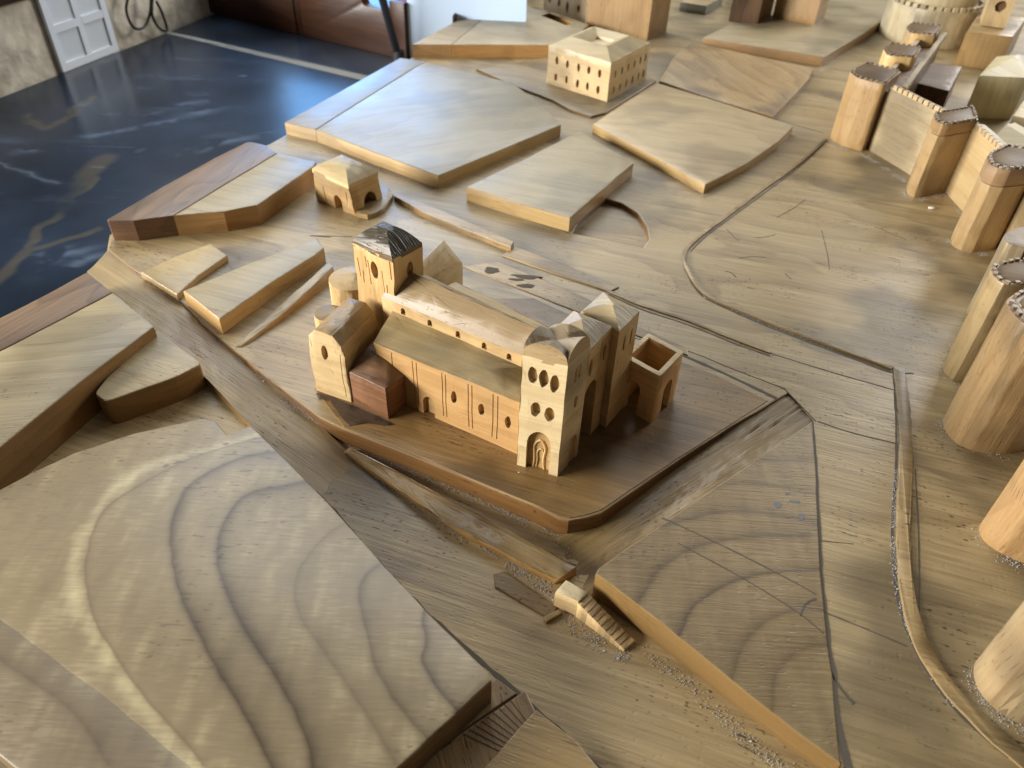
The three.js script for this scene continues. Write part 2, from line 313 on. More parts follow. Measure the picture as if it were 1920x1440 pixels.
  const nl = [-0.2593, 0.0362, -1.3389], nr = [-0.2152, 0.0416, -1.3109];
  const al = (p) => (p[0] - pA[0]) * pf.d[0] + (p[2] - pA[1]) * pf.d[1];
  const n0 = al(nl) - 0.004, n1 = al(nr) + 0.001, ny = Math.min(nl[1], nr[1]);
  const bw = { ...wood([0.40, 0.27, 0.18], [0.25, 0.155, 0.10], { rings: 8, wild: 0.7, pores: 0.3, stain: 0.2, s: 503, streak: 0.8, rough: 0.36 }) };
  const mbw = mat(bw, { bump: 0.00015, spec: 0.6, color: 0xb8aca0 });
  const panel = (o) => { const g = new THREE.ExtrudeGeometry(new THREE.Shape(o.map(([x, y]) => new THREE.Vector2(x, y))), { depth: 0.014, bevelEnabled: true, bevelSize: 0.002, bevelThickness: 0.002, bevelOffset: -0.002, bevelSegments: 2 }); return g.translate(0, 0, -0.018).applyMatrix4(pf.m); };
  mk('panel', finish(panel([[-0.5, TT], [jl - 0.003, TT], [jl - 0.003, ny + 0.016], [-0.5, ny + 0.016]]), { scale: 1 / 0.4 }), mbw, wb);
  const cr = 0.006, notch = [[jl + 0.012, TT], [pf.l - 0.004, TT], [pf.l - 0.004, ny + 0.016], [n1, ny + 0.016], [n1, ny + cr], [n1 - cr * 0.3, ny + cr * 0.3], [n1 - cr, ny], [n0 + cr, ny], [n0 + cr * 0.3, ny + cr * 0.3], [n0, ny + cr], [n0, ny + 0.016], [jl + 0.012, ny + 0.016]];
  mk('panel', finish(panel(notch), { scale: 1 / 0.4 }), mbw, wb);
  mk('stile', finish(panel([[jl - 0.002, TT], [jl + 0.011, TT], [jl + 0.011, ny + 0.016], [jl - 0.002, ny + 0.016]]).translate(0, 0, -0.003), { scale: 1 / 0.4, side: [0.7, 0.72, 0.75] }), mbw, wb);
  settle(wb);
  // the daylit pane behind it
  const pane = thing('window', 'bright far window pane above the brown board', 'window');
  mk('pane', new THREE.BoxGeometry(0.5, 0.75, 0.004).translate(-0.45, 0.30, -2.2), plain([0.6, 0.75, 0.9], 0.2, { emissive: new THREE.Color(0.62, 0.82, 1), emissiveIntensity: 1.3 }), pane);
  settle(pane);
  // dark leg and the carton
  const lg = thing('black_rod', 'slim black rod leaning behind the board beside the white carton', 'rod');
  const r0 = [-0.203, -0.025, -1.27], r1 = [-0.2221, 0.0791, -1.25], dir = [0, 1, 2].map((k) => r1[k] - r0[k]);
  mk('shaft', new THREE.TubeGeometry(new THREE.LineCurve3(V3(...r0), V3(r0[0] + dir[0] * 2, r0[1] + dir[1] * 2, r0[2] + dir[2] * 2)), 4, 0.0065, 10), plain([0.012, 0.014, 0.02], 0.35), lg);
  mk('rod_end', new THREE.CylinderGeometry(0.009, 0.01, 0.014, 14).translate(r0[0], r0[1] + 0.004, r0[2]), plain([0.02, 0.02, 0.02], 0.6), lg);
  settle(lg);
  const bx = thing('carton', 'white carton with a yellow and purple side behind the far left block', 'box');
  const c0 = [-0.1885, -1.2946], c1 = [c0[0] + 0.19, c0[1] + 0.01], cf = wallFrame(c0, c1), c3 = [c0[0] - cf.n[0] * 0.14 - 0.05, c0[1] - cf.n[1] * 0.14], c2 = [c1[0] + c3[0] - c0[0], c1[1] + c3[1] - c0[1]];
  mk('front_panel', finish(slab([c0, c1, [c1[0] - cf.n[0] * 0.004, c1[1] - cf.n[1] * 0.004], [c0[0] - cf.n[0] * 0.004, c0[1] - cf.n[1] * 0.004]], TT, 0.12, { bevel: 0.0008, jitter: 0 })), plain([0.60, 0.76, 0.96], 0.35), bx);
  const pr = texture(256, (u, v) => { const n = fbm(u, v, 5, 9, 3, 1200); return v < 0.2 ? [0.62, 0.12, 0.08] : n > 0.55 ? [0.24, 0.18, 0.36] : [0.86, 0.68, 0.16]; }, true);
  const e0 = [c0[0] - cf.n[0] * 0.0045, c0[1] - cf.n[1] * 0.0045];
  mk('side_panel', finish(slab([e0, [e0[0] + 0.004, e0[1] - 0.004], [c3[0] + 0.004, c3[1]], c3], TT, 0.117, { bevel: 0.0005, jitter: 0 }), { scale: 1 / 0.2 }), new THREE.MeshPhysicalMaterial({ map: pr, roughness: 0.3, vertexColors: true }), bx);
  mk('back_panel', finish(slab([[c2[0], c2[1] + 0.003], c2, c3, [c3[0], c3[1] + 0.003]], TT, 0.12, { bevel: 0.0005, jitter: 0 })), plain([0.6, 0.7, 0.85], 0.5), bx);
  settle(bx);
  const sheet = thing('paper_sheet', 'white paper sheet on the table past the near left corner', 'paper');
  mk('sheet', slab([[-0.5, -0.17], [-0.215, -0.17], [-0.215, 0.05], [-0.5, 0.05]], TT + 0.0005, TT + 0.002, { bevel: 0.0004, jitter: 0 }), plain([0.8, 0.82, 0.85], 0.6), sheet);
  settle(sheet);
}

// ---------------------------------------------------------------- the carved board: base, plateau, lane, grooves, dust
const GA = 0.32;                                         // grain direction of the board
const board = new THREE.Group(); board.name = 'wooden_board'; board.userData = { kind: 'structure', label: 'large varnished wooden base board of the town model with carved streets and kerbs' }; scene.add(board);
const GT = [1.0, 1.04, 1.12];  // tint of the board tops, bluer to paint in the window sheen
{
  const edge = [[1.3, 0.12], [0.30, 0.12], [-0.30, 0.12], [-0.33, -0.1], [-0.4323, -0.4368], [-0.4079, -0.4796], [-0.3703, -0.5498], [-0.3711, -0.5883], [-0.3814, -0.6174], [-0.3064, -0.8095], [-0.2924, -0.829], [-0.2771, -0.8656], [-0.18, -1.14], [-0.1689, -1.1772], [-0.1103, -1.3359], [-0.0533, -1.4763], [0.12, -2.0], [1.6, -2.2]];
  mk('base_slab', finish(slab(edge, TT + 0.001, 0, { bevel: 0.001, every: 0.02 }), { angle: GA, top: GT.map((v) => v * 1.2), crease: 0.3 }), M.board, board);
  const recess = [[0.088, -0.7014], [0.1029, -0.6931], [0.1169, -0.6734], [0.1229, -0.6443], [0.1221, -0.6204], [0.1148, -0.6041], [0.0837, -0.6156], [0.0516, -0.6265], [0.0582, -0.6501], [0.0724, -0.6745]];
  const plateau = [[-0.3557, -0.5667], [-0.3353, -0.5482], [-0.3136, -0.5306], [-0.2712, -0.4978], [-0.2409, -0.4655], [-0.2117, -0.4378], [-0.1719, -0.4009], [-0.126, -0.3623], [-0.1099, -0.3523], [-0.0656, -0.3325], [-0.0172, -0.3077], [0.0151, -0.2923], [0.03, -0.2837], [0.0355, -0.282], [0.0455, -0.2844], [0.0551, -0.2885], [0.0984, -0.3267], [0.1465, -0.3672], [0.1946, -0.4043], [0.2039, -0.3765], [0.1576, -0.338], [0.1104, -0.2984], [0.0755, -0.2695], [0.0505, -0.2485], [0.0486, -0.2456], [0.0805, -0.2157], [0.1165, -0.1812], [0.1494, -0.1511], [0.1724, -0.1289], [0.3, 0.118], [1.29, 0.118], [1.58, -2.18], [0.13, -1.99], [-0.0462, -1.4107], [-0.0987, -1.3022], [-0.1618, -1.1455], [-0.1741, -1.1039], [-0.2684, -0.8403], [-0.281, -0.8078], [-0.2955, -0.7857], [-0.3433, -0.6933], [-0.3643, -0.5928]];
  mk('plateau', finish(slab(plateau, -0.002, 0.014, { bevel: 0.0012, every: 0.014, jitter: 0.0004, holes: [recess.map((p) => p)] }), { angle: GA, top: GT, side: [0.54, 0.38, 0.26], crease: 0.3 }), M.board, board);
  mk('recess_floor', finish(slab(recess.map(([x, z]) => [x + (x - 0.11) * 0.1, z + (z + 0.62) * 0.1]), -0.001, 0.0085, { bevel: 0, jitter: 0 }), { angle: GA, top: [0.85, 0.84, 0.8] }), M.board, board);
  // lane that climbs from the street to the plateau between the church terrace and the triangular terrace
  const a0 = [0.0283, -0.2797], a1 = [0.0482, -0.2353], b0 = [0.194, -0.4072], b1 = [0.2058, -0.3751], n = 40, NJ = 18, pos = [], idx = [];
  for (let i = 0; i <= n; i++) for (let j = 0; j <= NJ; j++) { const t = i / n, s = j / NJ, x = mix(mix(a0[0], b0[0], t), mix(a1[0], b1[0], t), s), z = mix(mix(a0[1], b0[1], t), mix(a1[1], b1[1], t), s); pos.push(x, 0.0006 + 0.0129 * Math.pow(t, 0.8) - 0.0008 * Math.sin(s * Math.PI) + (noise3(s * 16 + t * 2, 0, t * 5, 3) - 0.5) * 0.0016 + (noise3(x * 300, 0, z * 300, 4) - 0.5) * 0.0006, z); }
  for (let i = 0; i < n; i++) for (let j = 0; j < NJ; j++) { const a = i * (NJ + 1) + j; idx.push(a, a + NJ + 1, a + 1, a + 1, a + NJ + 1, a + NJ + 2); }
  const g = new THREE.BufferGeometry(); g.setAttribute('position', new THREE.Float32BufferAttribute(pos, 3)); g.setAttribute('uv', new THREE.Float32BufferAttribute(new Float32Array(pos.length / 3 * 2), 2)); g.setIndex(idx); g.computeVertexNormals();
  if (g.attributes.normal.getY(20) < 0) { g.setIndex(idx.map((_, i) => idx[i - i % 3 + [0, 2, 1][i % 3]])); g.computeVertexNormals(); }
  mk('lane', finish(g, { angle: GA - 0.95, top: [0.66, 0.63, 0.55] }), M.board, board);
}
{
  const L = [[[-0.3587, -0.5317], 0.0125], [[-0.3123, -0.4905], 0.012], [[-0.2713, -0.4545], 0.0115], [[-0.2146, -0.4022], 0.009], [[-0.1746, -0.3627], 0.0045], [[-0.1385, -0.3264], 0.0012], [[-0.1146, -0.3018], -0.0004]];
  const Rr = [[[-0.3556, -0.5694], 0.0128], [[-0.3143, -0.5313], 0.0122], [[-0.2691, -0.4963], 0.0115], [[-0.2125, -0.4385], 0.010], [[-0.1732, -0.4022], 0.008], [[-0.1278, -0.3646], 0.0045], [[-0.0941, -0.3335], -0.0004]];
  const pos = [], idx = [], n = 48, m = 12, get = (A, t) => { const f = t * (A.length - 1), i = Math.min(A.length - 2, Math.floor(f)), k = f - i; return [mix(A[i][0][0], A[i + 1][0][0], k), mix(A[i][1], A[i + 1][1], k), mix(A[i][0][1], A[i + 1][0][1], k)]; };
  for (let i = 0; i <= n; i++) for (let j = 0; j <= m; j++) { const a = get(L, i / n), b = get(Rr, i / n), s = j / m; pos.push(mix(a[0], b[0], s), mix(a[1], b[1], s) + (noise3(a[0] * 90 + s * 4, s * 5, a[2] * 90, 41) - 0.5) * 0.0008, mix(a[2], b[2], s)); }
  const base = pos.length / 3;
  for (let i = 0; i <= n; i++) { const k = i * (m + 1) * 3; pos.push(pos[k], -0.001, pos[k + 2]); }
  for (let i = 0; i < n; i++) { for (let j = 0; j < m; j++) { const a = i * (m + 1) + j; idx.push(a, a + m + 1, a + 1, a + 1, a + m + 1, a + m + 2); } const a = i * (m + 1), b = a + m + 1; idx.push(a, base + i, b, b, base + i, base + i + 1); }
  const g = new THREE.BufferGeometry(); g.setAttribute('position', new THREE.Float32BufferAttribute(pos, 3)); g.setAttribute('uv', new THREE.Float32BufferAttribute(new Float32Array(pos.length / 3 * 2), 2)); g.setIndex(idx); g.computeVertexNormals();
  if (g.attributes.normal.getY(m * 20 + 6) < 0) { g.setIndex(idx.map((_, i) => idx[i - i % 3 + [0, 2, 1][i % 3]])); g.computeVertexNormals(); }
  mk('street_ramp', finish(g, { angle: GA + 0.3, top: [1.15, 1.14, 1.12], side: [0.7, 0.6, 0.48] }), M.board, board);
}
let blobAt;
function path(pts, every) { const c = new THREE.CatmullRomCurve3(pts.map(([x, z]) => V3(x, 0, z)), false, 'centripetal'), n = Math.max(2, Math.round(c.getLength() / every)); return c.getSpacedPoints(n); }
// raised band along a path, w wide
function band(pts, w, y0, y1, o = {}) {
  const c = path(pts, o.every ?? 0.006), L = [], R = [];
  c.forEach((p, i) => { const a = c[Math.max(0, i - 1)], b = c[Math.min(c.length - 1, i + 1)], l = Math.hypot(b.x - a.x, b.z - a.z) || 1, nx = -(b.z - a.z) / l, nz = (b.x - a.x) / l, t = i / (c.length - 1), ww = (Array.isArray(w) ? mix(w[0], w[1], t) : w) / 2 * (1 + (noise3(p.x * 150, 1, p.z * 150, 8) - 0.5) * (o.wob ?? 0.3)); L.push([p.x + nx * ww, p.z + nz * ww]); R.push([p.x - nx * ww, p.z - nz * ww]); });
  return slab([...L, ...R.reverse()], y0, y1, { bevel: o.bevel ?? 0.0006, jitter: 0 });
}
// broad cathedral grain on its own plan (X0, Z0, S in metres); lines are [points, shade, reach]
const ringMap = (X0, Z0, S, size, cols, raw) => {
  const lines = raw.map(([p, k, w]) => [path(p, 0.004).map((v) => [v.x, v.z]), k, w]);
  return texture(size, (u, v) => {
    let x = X0 + u * S, z = Z0 + v * S;
    x += (noise3(x * 22, 0, z * 22, 31) - 0.5) * 0.005 + (noise3(x * 160, 0, z * 160, 32) - 0.5) * 0.0010; z += (noise3(x * 22, 5, z * 22, 33) - 0.5) * 0.005;
    let k = 0;
    for (const [p, s, w] of lines) {
      let best = 1e9, side = 1;
      for (let i = 1; i < p.length; i++) {
        const ax = p[i - 1][0], az = p[i - 1][1], dx = p[i][0] - ax, dz = p[i][1] - az, t = clamp(((x - ax) * dx + (z - az) * dz) / (dx * dx + dz * dz)), ex = x - ax - dx * t, ez = z - az - dz * t, d = ex * ex + ez * ez;
        if (d < best) { best = d; side = dx * ez - dz * ex; }
      }
      best = Math.sqrt(best);
      k += s > 0 ? s * (side < 0 ? Math.exp(-best / w * 1.6) : Math.exp(-best / w * 4.5)) : s * Math.exp(-best * best / w / w * 4);
    }
    const fib = fbm(u, v, 60, 20, 3, 700) - 0.5, blot = fbm(u, v, 4, 4, 4, 710) - 0.5, por = step(0.78, 0.95, noise(u * 90 + v * 30, v * 380, 120, 380, 720)) * step(0.42, 0.62, fbm(u, v, 6, 6, 2, 721));
    const fine = noise(u * 60 + v * 20, v * 700, 80, 700, 730) - 0.5;
    k = clamp(0.22 + k * 0.78 + fib * 0.22 + blot * 0.28 + por * 0.3 + fine * 0.1);
    const light = k < 0.22 ? (0.22 - k) / 0.22 : 0, d = clamp((k - 0.22) / 0.78);
    return [0, 1, 2].map((i) => mix(mix(cols[0][i], cols[1][i], d), cols[2][i], light));
  }, true, false);
};
const dirt = plain([0.085, 0.068, 0.048], 0.8), dirtBlue = plain([0.06, 0.062, 0.07], 0.6);
const grooves = [], groove = (pts, w, y = 0.014, wob = 0.9) => grooves.push(band(pts, Array.isArray(w) ? w.map((v) => v * 0.8) : w > 0.0012 ? w * 0.62 : w, y - 0.001, y + 0.00018, { bevel: 0, wob, every: 0.004 }));
{
  const kerbM = M.board;
  const kerb = (pts, w, h, side) => mk('kerb', finish(carve(band(pts, w, 0.0135, 0.014 + h), 0.0002, 0), { angle: GA, top: [0.92, 0.9, 0.86], side: side ?? [0.85, 0.78, 0.66] }), kerbM, board);
  kerb([[0.3635, -0.8794], [0.3136, -0.8086], [0.2546, -0.7358], [0.2095, -0.6783], [0.1692, -0.6269], [0.1532, -0.601], [0.149, -0.58], [0.1506, -0.5552], [0.1579, -0.5289], [0.1868, -0.5025], [0.2224, -0.4755], [0.2562, -0.4523], [0.2793, -0.4363]], 0.0042, 0.0016);
  kerb([[0.2846, -0.4378], [0.2703, -0.3898], [0.2497, -0.3332], [0.2287, -0.2814], [0.2147, -0.2378], [0.2109, -0.2051], [0.2183, -0.1767], [0.2339, -0.1529], [0.2457, -0.1398]], [0.0085, 0.0075], 0.0014, [0.75, 0.72, 0.68]);
  kerb([[0.0753, -0.5292], [0.1016, -0.5094], [0.1374, -0.489], [0.1705, -0.4654], [0.1935, -0.4506]], 0.0032, 0.0012);
  groove([[0.1568, -0.5224], [0.1856, -0.4972], [0.221, -0.4705], [0.2547, -0.4476], [0.2779, -0.4324], [0.2934, -0.432]], 0.0032);
  groove([[0.3575, -0.8659], [0.3107, -0.7983], [0.2556, -0.7283], [0.211, -0.6728], [0.172, -0.623], [0.1573, -0.5994]], 0.0018);
  groove([[0.0767, -0.5236], [0.101, -0.5039], [0.1366, -0.4838], [0.1695, -0.4606], [0.1925, -0.4466]], 0.0026);
  groove([[0.1927, -0.4506], [0.2333, -0.4299], [0.2719, -0.4121]], 0.0009);
  groove([[0.0886, -0.4646], [0.1274, -0.4514], [0.1628, -0.4283], [0.1936, -0.4089]], 0.0008);
  groove([[0.1245, -0.4453], [0.1473, -0.4287], [0.1672, -0.4128], [0.1848, -0.3981]], 0.0038);
  groove([[0.1929, -0.4095], [0.2058, -0.3756]], 0.0007);
  groove([[0.2069, -0.3756], [0.2276, -0.3652], [0.2521, -0.3569]], 0.0008);
  groove([[0.2036, -0.3755], [0.1941, -0.3351], [0.1838, -0.2953], [0.1721, -0.2495], [0.1639, -0.2106], [0.1603, -0.1904], [0.1564, -0.1744], [0.1538, -0.1478]], [0.0012, 0.0042]);
  groove([[0.1594, -0.1959], [0.162, -0.1851], [0.1659, -0.1773]], 0.0012);
  groove([[0.1668, -0.2267], [0.1847, -0.2181], [0.2029, -0.2086]], 0.0006);
  groove([[0.279, -0.4312], [0.2629, -0.384], [0.2439, -0.3329], [0.2224, -0.2811], [0.2083, -0.2342], [0.2066, -0.2029], [0.2132, -0.1765], [0.2278, -0.155]], 0.0022);
  groove([[0.2563, -0.3335], [0.2363, -0.2778], [0.2171, -0.2281]], 0.0007);
  groove([[0.1476, -0.5682], [0.1504, -0.5424], [0.1554, -0.5247]], 0.003);
  groove([[-0.1692, -0.6022], [-0.189, -0.6037], [-0.1503, -0.6046]], 0.0008);
  groove([[-0.126, -0.4331], [-0.1298, -0.4141], [-0.1004, -0.3979]], 0.0005);
  groove([[0.0726, -0.4195], [0.1122, -0.4279], [0.1609, -0.384]], 0.0004);
  groove([[-0.0111, -0.5799], [0.0332, -0.5542], [0.0769, -0.5268]], 0.0012);
  groove([[-0.0527, -0.7023], [-0.006, -0.6673], [0.0486, -0.6252]], 0.0018);
  groove([[0.3171, -0.9444], [0.3677, -0.8998]], 0.0012);
  for (const [p, w] of [[[[0.2533, -0.6726], [0.2737, -0.6924], [0.2935, -0.7154]], 0.0006], [[[0.1995, -0.591], [0.2118, -0.5946], [0.224, -0.5936]], 0.0008], [[[0.2236, -0.6299], [0.2333, -0.6326], [0.2435, -0.6375]], 0.0006], [[[0.1986, -0.6446], [0.2051, -0.6224]], 0.0005], [[[0.2344, -0.567], [0.2375, -0.5576]], 0.0006], [[[0.2904, -0.6493], [0.2817, -0.6005], [0.2757, -0.576]], 0.0004], [[[0.3455, -0.6609], [0.367, -0.6362]], 0.0005], [[[0.1825, -0.5679], [0.1874, -0.5647], [0.1897, -0.5578]], 0.0012], [[[0.1674, -0.2748], [0.1971, -0.2723]], 0.0004]]) groove(p, w);
  // on the street
    groove([[-0.1755, -0.3654], [-0.1155, -0.3061], [-0.0754, -0.2618], [-0.0411, -0.2267], [0.008, -0.184], [0.038, -0.1569], [0.0582, -0.1368]], 0.0042, 0);
    groove([[-0.0731, -0.3307], [-0.0262, -0.2954], [0.0158, -0.2695], [0.0401, -0.2612]], 0.0016, 0);
  mk('groove', join(grooves), dirt, board).userData.kind = 'stuff';
}
// dust and glue lumps gathered along edges
{
  const pos = [], idx = [], specks = [], grains = [];
  const dust = (pts, w, y, amount = 1) => {
    const c = path(pts, 0.0014), base = pos.length / 3;
    c.forEach((p, i) => {
      const a = c[Math.max(0, i - 1)], b = c[Math.min(c.length - 1, i + 1)], l = Math.hypot(b.x - a.x, b.z - a.z) || 1, nx = -(b.z - a.z) / l, nz = (b.x - a.x) / l;
      const k = (0.1 + 1.3 * noise3(p.x * 260, 0, p.z * 260, 11) ** 1.3) * step(0.2, 0.6, noise3(p.x * 90, 4, p.z * 90, 12) + 0.2 * amount) * w * 0.26;
      for (let j = -2; j <= 2; j++) { const e = j / 2; pos.push(p.x + nx * k * e, y + (Math.abs(j) === 2 ? -0.0003 : 0.0001 + 0.0006 * (1 - e * e) * noise3(p.x * 900, j, p.z * 900, 13)), p.z + nz * k * e); }
      if (i) for (let j = 0; j < 4; j++) { const q = base + (i - 1) * 5 + j; idx.push(q, q + 1, q + 5, q + 1, q + 6, q + 5); }
      const den = step(0.3, 0.75, noise3(p.x * 110, 7, p.z * 110, 15) + 0.2 * amount), cnt = Math.floor(den * 15 * amount * w / 0.004 + rnd());
      for (let q = 0; q < cnt; q++) { const r = 0.00009 + 0.00026 * rnd() ** 3, e = (rnd() + rnd() + rnd() - 1.5) * 0.85 * w; grains.push([p.x + nx * e + (rnd() - 0.5) * 0.0014, y + r * 0.4, p.z + nz * e + (rnd() - 0.5) * 0.0014, r]); }
      if (rnd() < 0.03 * amount) { const r = 0.0003 + 0.0005 * rnd() * rnd(); specks.push(new THREE.IcosahedronGeometry(r, 0).scale(1.3, 0.6, 1).translate(p.x + nx * (rnd() - 0.5) * w * 1.3, y + r * 0.3, p.z + nz * (rnd() - 0.5) * w * 1.3)); }
    });
  };
  dust([[-0.3487, -0.5624], [-0.314, -0.5305], [-0.2688, -0.4956]], 0.0034, 0.0121, 1.4); dust([[-0.2688, -0.4956], [-0.2123, -0.4379]], 0.003, 0.0109, 1.3); dust([[-0.2123, -0.4379], [-0.173, -0.4016]], 0.003, 0.0092, 1.2); dust([[-0.173, -0.4016], [-0.1277, -0.3641]], 0.0034, 0.0068, 1.2);
  dust([[-0.1292, -0.3678], [-0.0887, -0.3419], [-0.052, -0.3248], [-0.0171, -0.3073], [0.0158, -0.2891], [0.0352, -0.2808], [0.0506, -0.2846]], 0.0048, 0.0002, 1.2);
  dust([[0.0189, -0.2892], [0.0283, -0.2789], [0.039, -0.2724], [0.05, -0.276]], 0.011, 0.0002, 1);
  dust([[-0.1207, -0.3619], [-0.0859, -0.3255], [-0.0555, -0.2982], [-0.0282, -0.2803], [0.0005, -0.2632], [0.0247, -0.2463]], 0.0040, 0.0002, 1.1);
  dust([[0.0006, -0.2595], [0.0158, -0.2494], [0.026, -0.2378], [0.0329, -0.2265], [0.0517, -0.2116], [0.0635, -0.2046]], 0.0062, 0.0002, 1.2);
  dust([[0.0658, -0.2137], [0.0857, -0.1976], [0.1038, -0.1795], [0.116, -0.1645], [0.1306, -0.1529], [0.1485, -0.1398]], 0.0055, 0.0002, 0.55);
  dust([[-0.0778, -0.3581], [-0.0912, -0.3652], [-0.1063, -0.374]], 0.003, 0.014); dust([[-0.0642, -0.3762], [-0.0303, -0.3554], [0.0016, -0.335], [0.0059, -0.3167], [0.0297, -0.3113], [0.0458, -0.3287], [0.0524, -0.3385]], 0.004, 0.0141, 1);
  dust([[0.0682, -0.3657], [0.0779, -0.3741], [0.0858, -0.364], [0.0942, -0.3604]], 0.007, 0.0141, 0.9);
  dust([[0.0819, -0.3964], [0.094, -0.3886], [0.1021, -0.3947]], 0.012, 0.0141, 1);
  dust([[-0.2637, -0.8217], [-0.1693, -0.7668], [-0.0826, -0.7047]], 0.004, 0.014, 0.8); dust([[-0.0487, -0.6835], [0.0046, -0.6493], [0.0475, -0.621]], 0.0028, 0.014, 0.8);
  dust([[0.0864, -0.8669], [0.1333, -0.8002], [0.191, -0.717]], 0.0045, 0.014, 0.8); dust([[-0.1239, -0.6729], [-0.0647, -0.6251], [-0.0033, -0.588]], 0.003, 0.014, 0.9);
  dust([[-0.0599, -1.074], [0.0145, -0.9992], [0.0805, -0.9213]], 0.004, 0.014, 0.6);
  dust([[0.3642, -0.8861], [0.3695, -0.8638], [0.3928, -0.8378], [0.4168, -0.766]], 0.006, 0.014, 0.8); dust([[0.4027, -0.744], [0.4074, -0.7244], [0.4477, -0.7375], [0.4415, -0.6736]], 0.0055, 0.014, 0.8);
  dust([[0.4075, -0.6391], [0.4142, -0.6156], [0.4387, -0.6154]], 0.0055, 0.014, 0.8); dust([[0.3161, -0.4396], [0.3177, -0.4224], [0.3269, -0.4169]], 0.004, 0.014, 0.8);
  dust([[0.2923, -0.3801], [0.2935, -0.362], [0.3111, -0.3544], [0.3206, -0.3452]], 0.0065, 0.014, 0.9); dust([[0.2762, -0.2894], [0.2758, -0.272], [0.2883, -0.2609]], 0.0065, 0.014, 0.9); dust([[0.2341, -0.2017], [0.2288, -0.1876], [0.2324, -0.1746], [0.2437, -0.1675]], 0.006, 0.014, 1);
  dust([[0.2475, -0.3425], [0.2234, -0.2811], [0.2101, -0.2376], [0.2082, -0.2029], [0.2138, -0.1778]], 0.0026, 0.0142, 1.1);
  dust([[0.1507, -0.5729], [0.1513, -0.5484], [0.1591, -0.5257], [0.1934, -0.4939], [0.2419, -0.4581]], 0.0026, 0.0142, 1);
  const gi = new THREE.InstancedMesh(new THREE.IcosahedronGeometry(1, 0).scale(1.2, 0.7, 1), plain([0.42, 0.41, 0.39], 0.85), grains.length), mm = new THREE.Matrix4();
  grains.forEach(([x, y, z, r], i) => gi.setMatrixAt(i, mm.makeRotationY(i * 2.4).scale(V3(r, r, r)).setPosition(x, y, z)));
  gi.name = 'dust_grain'; gi.userData.kind = 'stuff'; board.add(gi);
  mk('glue_speck', join(specks), plain([0.62, 0.63, 0.64], 0.3), board).userData.kind = 'stuff';
  // dark knots, stains and the filler patch
  blobAt = (c, rx, rz, y, n = 18) => { const p = []; for (let i = 0; i < n; i++) { const a = i / n * Math.PI * 2, k = 0.65 + 0.7 * noise3(Math.cos(a) * 2 + c[0] * 99, Math.sin(a) * 2, c[1] * 99, 21); p.push([c[0] + Math.cos(a) * rx * k, c[1] + Math.sin(a) * rz * k]); } return slab(p, y - 0.001, y + 0.00022, { bevel: 0, jitter: 0 }); };
  for (const [c, a, b] of [[[-0.0204, -0.554], 0.0072, 0.0045], [[0.0081, -0.5456], 0.012, 0.0035], [[0.0082, -0.5305], 0.008, 0.003], [[0.0005, -0.54], 0.007, 0.002]]) mk('knot', blobAt(c, a, b, 0.0149), plain([0.11, 0.09, 0.07], 0.95, { specularIntensity: 0.2 }), board);
  mk('filler_patch', finish(carve(slab([[-0.1341, -0.3857], [-0.1214, -0.3825], [-0.109, -0.3749], [-0.0914, -0.3662], [-0.0766, -0.3571], [-0.0819, -0.3553], [-0.0934, -0.3572], [-0.0994, -0.3554], [-0.1051, -0.3541], [-0.1117, -0.3614], [-0.1231, -0.3785], [-0.1307, -0.3803]], 0.0135, 0.0149, { bevel: 0.0004 }), 0.0003, 0.004, 250), { top: [0.55, 0.54, 0.53], side: [0.55, 0.52, 0.5] }), mat(tWalnut, { color: 0xddd8d0 }), board);
  mk('white_chip', new THREE.IcosahedronGeometry(0.0022, 1).scale(1.6, 0.4, 1).translate([0.4182, -0.7048][0], 0.0148, [0.4182, -0.7048][1]), plain([0.8, 0.78, 0.72], 0.5), board);
  // low layers of the street side
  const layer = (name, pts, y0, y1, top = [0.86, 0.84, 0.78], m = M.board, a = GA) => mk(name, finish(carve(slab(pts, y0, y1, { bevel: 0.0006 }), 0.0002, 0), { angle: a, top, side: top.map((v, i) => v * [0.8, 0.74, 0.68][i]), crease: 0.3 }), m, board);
  layer('street_patch', [[-0.0066, -0.2527], [-0.0007, -0.2551], [0.0288, -0.2329], [0.0243, -0.2255], [-0.0054, -0.2443]], -0.001, 0.0011, [0.62, 0.56, 0.5]);
  layer('splinter', [[0.0209, -0.226], [0.029, -0.2309], [0.0309, -0.2284], [0.0226, -0.2229]], -0.001, 0.0024, [0.9, 0.86, 0.74]);
  layer('street_layer', [[-0.0027, -0.1905], [0.0075, -0.1835], [-0.0502, -0.138], [-0.0689, -0.1374]], -0.001, 0.0016, [0.62, 0.55, 0.47], M.board, 1.2);
  layer('street_layer', [[0.0169, -0.1737], [0.0357, -0.1592], [0.0535, -0.1367], [-0.0168, -0.1343]], -0.001, 0.005, [0.95, 0.9, 0.82]);
  // the ribbed strip beside it
  layer('ribbed_strip', [[0.0119, -0.1847], [0.0169, -0.1737], [-0.0168, -0.1343], [-0.0478, -0.1381]], -0.001, 0.0024, [0.66, 0.55, 0.43], M.board, 1.2);
  const ribs = []; for (let i = 0; i < 9; i++) { const t = 0.12 + i * 0.045, a = [mix([0.0119, -0.1847][0], [-0.0478, -0.1381][0], t), mix([0.0119, -0.1847][1], [-0.0478, -0.1381][1], t)], b = [mix([0.0169, -0.1737][0], [-0.0168, -0.1343][0], t), mix([0.0169, -0.1737][1], [-0.0168, -0.1343][1], t)]; ribs.push(band([a, b], 0.0004, 0.0015, 0.00262, { bevel: 0, wob: 1 })); }
  mk('groove', join(ribs), dirt, board).userData.kind = 'stuff';
